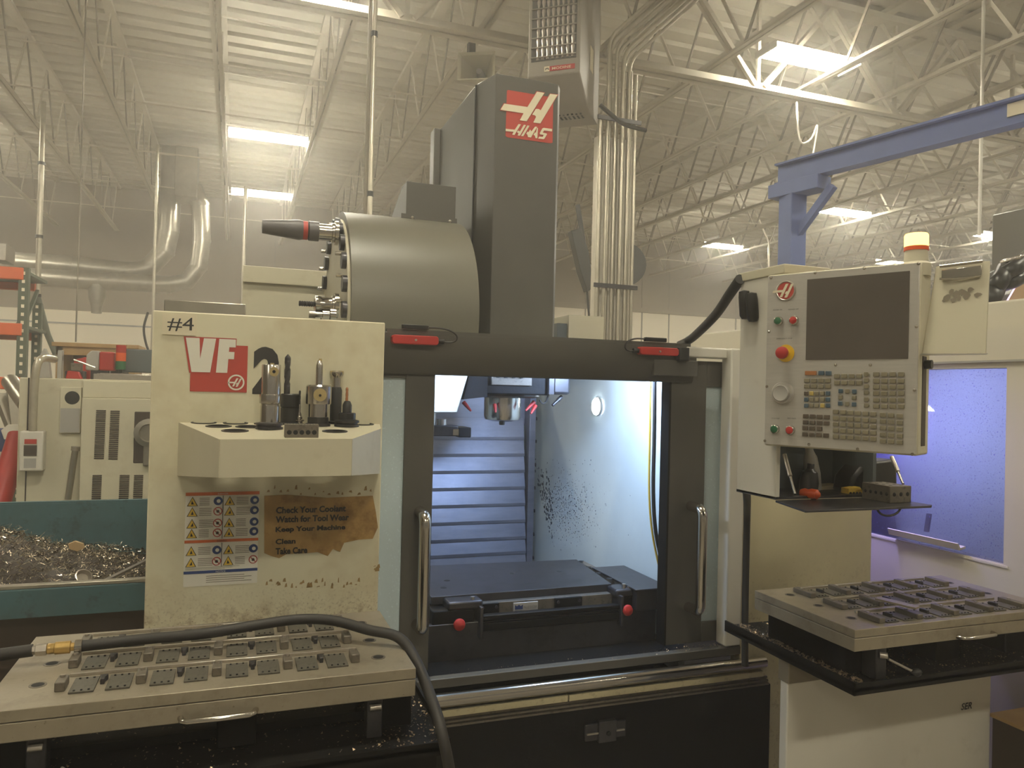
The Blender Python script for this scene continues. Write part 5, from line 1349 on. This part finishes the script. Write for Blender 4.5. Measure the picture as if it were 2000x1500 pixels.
pipe('thin_rod', 'thin white rod left of the blue crane post', 15.4, (1503, 430), (1501, 520), .026, (), 'conduit', zt=5.53)
MB0 = MB().tube(smooth_path([at(1556, 200, 'y', 7.38), at(1557, 225, 'y', 7.2), at(1560, 265, 'y', 7.2), at(1568, 280, 'y', 7.2), at(1585, 270, 'y', 7.2), at(1596, 245, 'y', 7.2), at(1590, 290, 'y', 7.2), at(1582, 330, 'y', 7.2), at(1578, 370, 'y', 7.2)]), .012, 8).build('looped_cable', mt['white']); tag(MB0, 'pale looped cord hanging above the blue crane beam', 'cable')
t = MB().tube(smooth_path([at(289, 610, 'y', 9), at(281, 640, 'y', 9), at(285, 670, 'y', 9), at(296, 700, 'y', 9)]), .012, 8).build('hanging_cable', mt['rubber']); tag(t, 'curved thin dark cable beside the pale pipe left of the number card', 'cable')

# ------------------------------------------------------------------ conduits rising beside the column
YK = 6.3
xs = [1164, 1171, 1178, 1186, 1193, 1200, 1207, 1213, 1219, 1226, 1232]
for i, px in enumerate(xs):
    x = at(px + 4, 430, 'y', YK).x; y = YK + (.05 if i % 2 else 0)
    zb = 4.95 - .03 * i if i not in (0, 1, 9, 10) else None
    r = .0165 if i % 3 else .021
    if zb:
        pts = [Vector((x, y, 0)), Vector((x, y, 2)), Vector((x, y, zb))]
        arc = [Vector((x + .28 * (1 - math.cos(a)), y, zb + .28 * math.sin(a))) for a in [j * math.pi / 4 / 5 for j in range(1, 6)]]
        pts += arc + [arc[-1] + Vector((1, 0, 1)).normalized() * 1.3]
    else:
        top = {0: 4.25, 1: 4.3, 9: 4.75, 10: 4.7}[i]
        pts = [Vector((x, y, 0)), Vector((x, y, 2)), Vector((x, y, top))]
    o = MB().tube(pts, r, 10).build('electrical_conduit', mt['conduit'])
    tag(o, ('leftmost', 'second', 'third', 'fourth', 'fifth', 'sixth', 'seventh', 'eighth', 'ninth', 'tenth', 'rightmost')[i] + ' vertical zinc conduit, counted from the left, in the bundle beside the head cover', 'conduit', 'conduits rising beside the head cover')
xa, xb = at(1160, 430, 'y', YK).x, at(1245, 430, 'y', YK).x
for py, lb in ((560, 'lower'), (235, 'upper')):
    z = at(1200, py, 'y', YK).z
    o = MB().box(xa, xb, YK - .035, YK - .02, z - .02, z + .02).build('pipe_strap', mt['dark_steel'], bevel=.003); tag(o, lb + ' dark strap across the bundle of conduits', 'strap')
o = MB().box(xa + .05, xb - .02, YK + .06, YK + .14, 0, 4.1).build('steel_column', mt['joist']); o['kind'] = 'structure'; o.name = 'trim_1'
o = MB().tube(smooth_path([at(1172, 205, 'y', 6.1), at(1195, 225, 'y', 6.1), at(1220, 243, 'y', 6.1), at(1262, 255, 'y', 6.1)]), .02, 8).build('dark_cable', mt['rubber']); tag(o, 'dark cable slung across the conduits below the unit heater', 'cable')
# black hose reel behind the conduits
t = thing('hose_reel', 'large dark hose reel partly hidden behind the conduits', 'hose reel', tuple(at(1215, 520, 'y', 8.5)))
c = at(1218, 518, 'y', 8.5)
MB().lathe([(.05, -.08), (.27, -.08), (.27, -.05), (.12, -.04), (.12, .04), (.27, .05), (.27, .08), (.05, .08)], c, (.25, 1, 0), 30).build('drum', mt['black_smooth'], t)
P = [at(*q, 'y', 8.3) for q in ((1116, 450), (1135, 445), (1150, 490), (1160, 560), (1148, 570), (1134, 530))]
MB().prism([(p.x, p.z) for p in P], (0, 8.3, 0), X_, Z_, (0, .12, 0)).build('arm', mt['black_smooth'], t, bevel=.01)
MB().bar(at(1128, 400, 'y', 8.35), at(1152, 555, 'y', 8.35), .05, .04).build('arm_bar', mt['black_smooth'], t)
MB().cyl(c + Vector((0, 0, .25)), (c.x, c.y, 6.55), .02, n=8).build('hanger_rod', mt['web'], t)
for px in (1146, 1156): MB().tube([at(px, 560, 'y', 8.3), at(px + 6, 640, 'y', 8.3)], .014, 8).build('hose_tail', mt['rubber'], t)

# ------------------------------------------------------------------ unit heater and horn speaker
H0 = at(1030, 152, 'y', 6.2); eu = Vector((.778, -.629, 0)); en = Vector((-.629, -.778, 0))
hw = .47; hd_ = .75
t = thing('unit_heater', 'grey unit heater hanging from the roof above the head cover', 'heater', tuple(H0))
def HP(u, d, z): return H0 + eu * u - en * d + Z_ * z
m = MB()
prof2 = [(0, 0), (0, 1.1), (hd_, 1.1), (hd_, -.20), (.40, -.22)]
vs = [HP(0, d, z) for d, z in prof2] + [HP(hw, d, z) for d, z in prof2]
n = 5
m.add(vs, [(0, 1, 2, 3, 4), (9, 8, 7, 6, 5)] + [(i, (i + 1) % n, (i + 1) % n + n, i + n) for i in range(n)])
ho = m.build('casing', mt['heater'], t, bevel=.01)
m = MB().obox(HP(hw * .5, -.002, .46), eu * (hw * .86), en * .006, Z_ * .66); gr = m.build('grille_opening', mt['heater_dark'], t)
for k in range(8):
    z = .16 + k * .085
    MB().obox(HP(hw * .5, -.012, z), eu * (hw * .86), en * .022, Z_ * .008).build('louvre', mt['heater'], gr, smooth=0)
for k in range(8):
    u = hw * (.20 + .095 * k)
    prof = [(.012 if (i % 2) else .018, .02 + i * .042) for i in range(15)]
    MB().lathe(prof, HP(u, .0, .12), Z_, 10).build('heat_tube', mt['steel'], gr)
lb = MB().obox(HP(hw * .66, -.003, .055), eu * (hw * .50), en * .006, Z_ * .042, 0).build('label_plate', mt['red'], t)
MB().obox(HP(hw * .38, -.0035, .055), eu * (hw * .10), en * .006, Z_ * .044).build('label_badge', mt['cream_print'], lb)
m = MB(); put_text(m, 'MODINE', HP(hw * .48, -.0075, .043), eu, Z_, w=hw * .36, h=.022, bold=.01)
m.build('lettering', mt['cream_print'], lb, smooth=0)
m = MB(); m.flat([(0, 0), (.008, .02), (.014, .02), (.018, .01), (.022, .02), (.028, .02), (.036, 0), (.028, 0), (.024, .01), (.012, .01), (.008, 0)], HP(hw * .345, -.0075, .045), eu, Z_); m.build('badge_mark', mt['black_print'], lb, smooth=0)
for k in range(9): MB().obox(HP(hw * (.15 + .085 * k), .44, -.214), eu * .018, en * .12 + Z_ * .0, Z_ * .01).build('vent_slot', mt['hole'], ho)
MB().obox(HP(hw + .003, .42, .28), eu * .002, en * .12, Z_ * .22).build('sticker', mt['cream_print'], ho)
for u in (.08, hw - .08): MB().cyl(HP(u, .28, 1.1), HP(u, .28, 1.9), .012, n=8).build('hanger_rod', mt['web'], t)

c = at(930, 128, 'y', 7.6)
t = thing('horn_speaker', 'square horn loudspeaker hanging under the truss girder', 'speaker', tuple(c))
ax = Vector((-.45, -.85, -.05)).normalized(); u, w, _ = frame_from(ax)
vs = []
for r, d in ((.20, 0), (.17, -.03), (.06, -.30), (.05, -.36)):
    vs += [c + ax * d + u * r * a + Z_ * r * .72 * b for a, b in ((-1, -1), (1, -1), (1, 1), (-1, 1))]
fs = [(i * 4 + k, i * 4 + (k + 1) % 4, (i + 1) * 4 + (k + 1) % 4, (i + 1) * 4 + k) for i in range(3) for k in range(4)] + [(12, 13, 14, 15)]
MB().add(vs, fs).build('horn', mt['cream_clean'], t, smooth=0)
MB().lathe([(.05, -.3), (.035, -.2), (.03, -.16)], c, ax, 14).build('driver', mt['grey_plastic'], t)
MB().box(c.x - .02, c.x + .05, c.y + .2, c.y + .3, c.z + .12, c.z + .35).build('bracket', mt['heater_dark'], t, bevel=.004)

# ------------------------------------------------------------------ blue jib crane
jp, jq = Vector((3.80, 4.68, 3.30)), Vector((4.34, 2.40, 3.30))
t = thing('jib_crane', 'blue steel jib crane beam on a post at upper right', 'crane', (3.80, 4.55, 0))
d = (jq - jp).normalized(); s = d.cross(Z_).normalized()
bw = MB().bar(jp + Z_ * .07, jq + Z_ * .07, .012, .15).build('web', mt['jib'], t, smooth=0)
for z in (.0, .145): MB().bar(jp + Z_ * z, jq + Z_ * z, .10, .014).build('flange', mt['jib'], t, smooth=0)
pb = jp + d * .13
MB().box(pb.x - .07, pb.x + .07, pb.y - .07, pb.y + .07, 0, 3.20).build('post', mt['jib'], t, bevel=.006)
MB().obox(pb + d * .05 - Z_ * .06, d * .42, s * .16, Z_ * .10).build('head_plate', mt['jib'], t, bevel=.004)
MB().bar(pb + Z_ * -.45, pb + d * .33 - Z_ * .10, .05, .05).build('brace', mt['jib'], t)
sg = -1 if s.dot(jp) > 0 else 1
m = MB(); q = at_plane(1992, 210, jp + s * sg * .012, s)
pl = MB().obox(q, d * .13, s * .01, Z_ * .075).build('rating_plate', mt['cream_print'], t)

# ------------------------------------------------------------------ white lathe at the right
XL = 2.8
t = thing('cnc_lathe', 'big white enclosed lathe with a violet lit window at the right edge', 'lathe', (3.6, 2.8, 0))
wy0, wy1, wz0, wz1 = 2.10, 3.35, 1.078, 1.838
ez1 = 1.975
b = MB()
b.box(XL, XL + .06, .8, wy0, 0, ez1).box(XL, XL + .06, wy1, 4.6, 0, ez1)
b.box(XL, XL + .06, wy0, wy1, 0, wz0).box(XL, XL + .06, wy0, wy1, wz1, ez1)
sd = b.build('front_cover', mt['lathe'], t)
MB().box(XL + .06, 4.6, .8, .84, 0, ez1).box(XL + .06, 4.6, 4.56, 4.6, 0, ez1).box(XL + .0, 4.6, .8, 4.6, ez1, ez1 + .02).build('casing', mt['lathe'], t)
MB().box(XL + .10, 4.6, .9, 4.5, ez1 + .02, 2.115).build('upper_casing', mt['lathe'], t, bevel=.01)
MB().box(XL + .55, XL + .58, wy0 - .4, wy1 + .6, .9, 1.97).build('inner_wall', mt['inner_white'], t)
MB().box(XL + .06, XL + .58, wy1 + .4, wy1 + .43, .9, 1.97).box(XL + .06, XL + .58, wy0 - .43, wy0 - .4, .9, 1.97).build('inner_end', mt['inner_white'], t)
MB().box(XL + .06, XL + .58, wy0 - .4, wy1 + .4, .88, .9).box(XL + .06, XL + .58, wy0 - .4, wy1 + .4, 1.95, 1.97).build('inner_floor', mt['inner_white'], t)
MB().box(XL + .01, XL + .018, wy0 - .01, wy1 + .01, wz0 - .01, wz1 + .01).build('window_pane', mt['lathe_glass'], t)
MB().box(XL - .004, XL + .0, wy0 - .02, wy1 + .02, wz0 - .012, wz0 - .004).build('window_sill', mt['lathe'], t)
y0, y1 = 2.262, 2.613
MB().prism([(0, 0), (-.035, -.005), (-.045, .022), (-.040, .024), (-.028, .004), (0, .01)], (XL, y0, 1.105), X_, Z_, (0, y1 - y0, 0)).build('door_pull', mt['lathe'], t)
MB().box(XL - .012, XL, 1.0, 4.6, 1.86, 1.868).build('panel_seam', mt['grey_plastic'], t)
q = at(1812, 1030, 'x', XL + .03)
MB().obox((XL + .03, q.y, q.z + .02), (.01, 0, 0), (0, .02, .0), (0, -.012, .08)).build('latch', mt['black_smooth'], t)
vl = bpy.data.lights.new('lathe_lamp', 'AREA'); vl.shape = 'RECTANGLE'; vl.size = 1.4; vl.size_y = .08; vl.energy = 52; vl.color = (.40, .36, 1.0)
vo = bpy.data.objects.new('lathe_lamp', vl); COL.objects.link(vo)
vo.location = (XL + .12, 2.75, 1.93); vo.rotation_euler = (Vector((XL + .5, 2.75, 1.35)) - vo.location).to_track_quat('-Z', 'Y').to_euler()
vo.rotation_euler.rotate_axis('Z', math.pi / 2)
# dark machine and cable chain behind the lathe
t = thing('dark_machine_tower', 'tall dark grey machine tower behind the lathe at the right border', 'machine', (5.3, 3.9, 0))
a = at(1938, 420, 'y', 4.5)
MB().prism([(a.x, 0), (a.x + 1.6, 0), (a.x + 1.6, a.z + .55), (a.x, a.z), (a.x, a.z - .5), (a.x - .2, a.z - .7)], (0, 3.6, 0), X_, Z_, (0, .9, 0)).build('tower', mt['charcoal_drum'], t, bevel=.01)
t = thing('cable_bundle', 'black bundle of hoses and cables on top of the lathe behind the clipboard', 'cables', tuple(at(1950, 540, 'y', 2.5)))
for i, (p0, p1, r) in enumerate((((1915, 600), (1945, 560), .045), ((1930, 570), (1965, 525), .04), ((1940, 545), (2010, 500), .035), ((1950, 560), (2010, 530), .03), ((1958, 512), (2012, 488), .012))):
    MB().tube(smooth_path([at(*p0, 'y', 2.5), at((p0[0] + p1[0]) / 2 + 4, (p0[1] + p1[1]) / 2 + 3, 'y', 2.42), at(*p1, 'y', 2.5)]), r, 10).build('hose', mt['black_smooth' if i < 4 else 'chrome'], t)
q0, q1 = at(1948, 582, 'y', 2.62), at(2030, 500, 'y', 2.62)
o = MB().prism([(q0.x, 2.10), (q0.x + .5, 2.10), (q0.x + .5, q1.z), (q0.x + .25, q1.z)], (0, 2.62, 0), X_, Z_, (0, .01, 0))
put_text(o, '12 20', (q0.x + .20, 2.618, 2.19), Vector((-.75, 0, -.66)), Vector((.66, 0, -.75)), w=.12, h=.035, m=1)
o = o.build('marked_cardboard', [mt['cardboard'], mt['brown_dark']], smooth=0); tag(o, 'tan cardboard with handwritten numbers behind the hoses on the lathe', 'cardboard')

# ------------------------------------------------------------------ haze volume added to the shop air to lower contrast
hz = bpy.data.materials.new('shop_haze'); hz.use_nodes = True
nt = hz.node_tree; nt.nodes.remove(nt.nodes['Principled BSDF'])
vs_ = nt.nodes.new('ShaderNodeVolumeScatter'); vs_.inputs['Density'].default_value = .019; vs_.inputs['Anisotropy'].default_value = .6
vs_.inputs['Color'].default_value = (1, .96, .9, 1)
nt.links.new(vs_.outputs[0], nt.nodes['Material Output'].inputs['Volume'])
hzo = MB().box(-15, 35, -12.5, 22.5, -.3, 7.2).build('shop_haze', hz, smooth=0)
tag(hzo, 'thin warm haze added to the shop air', 'haze', kind='stuff')
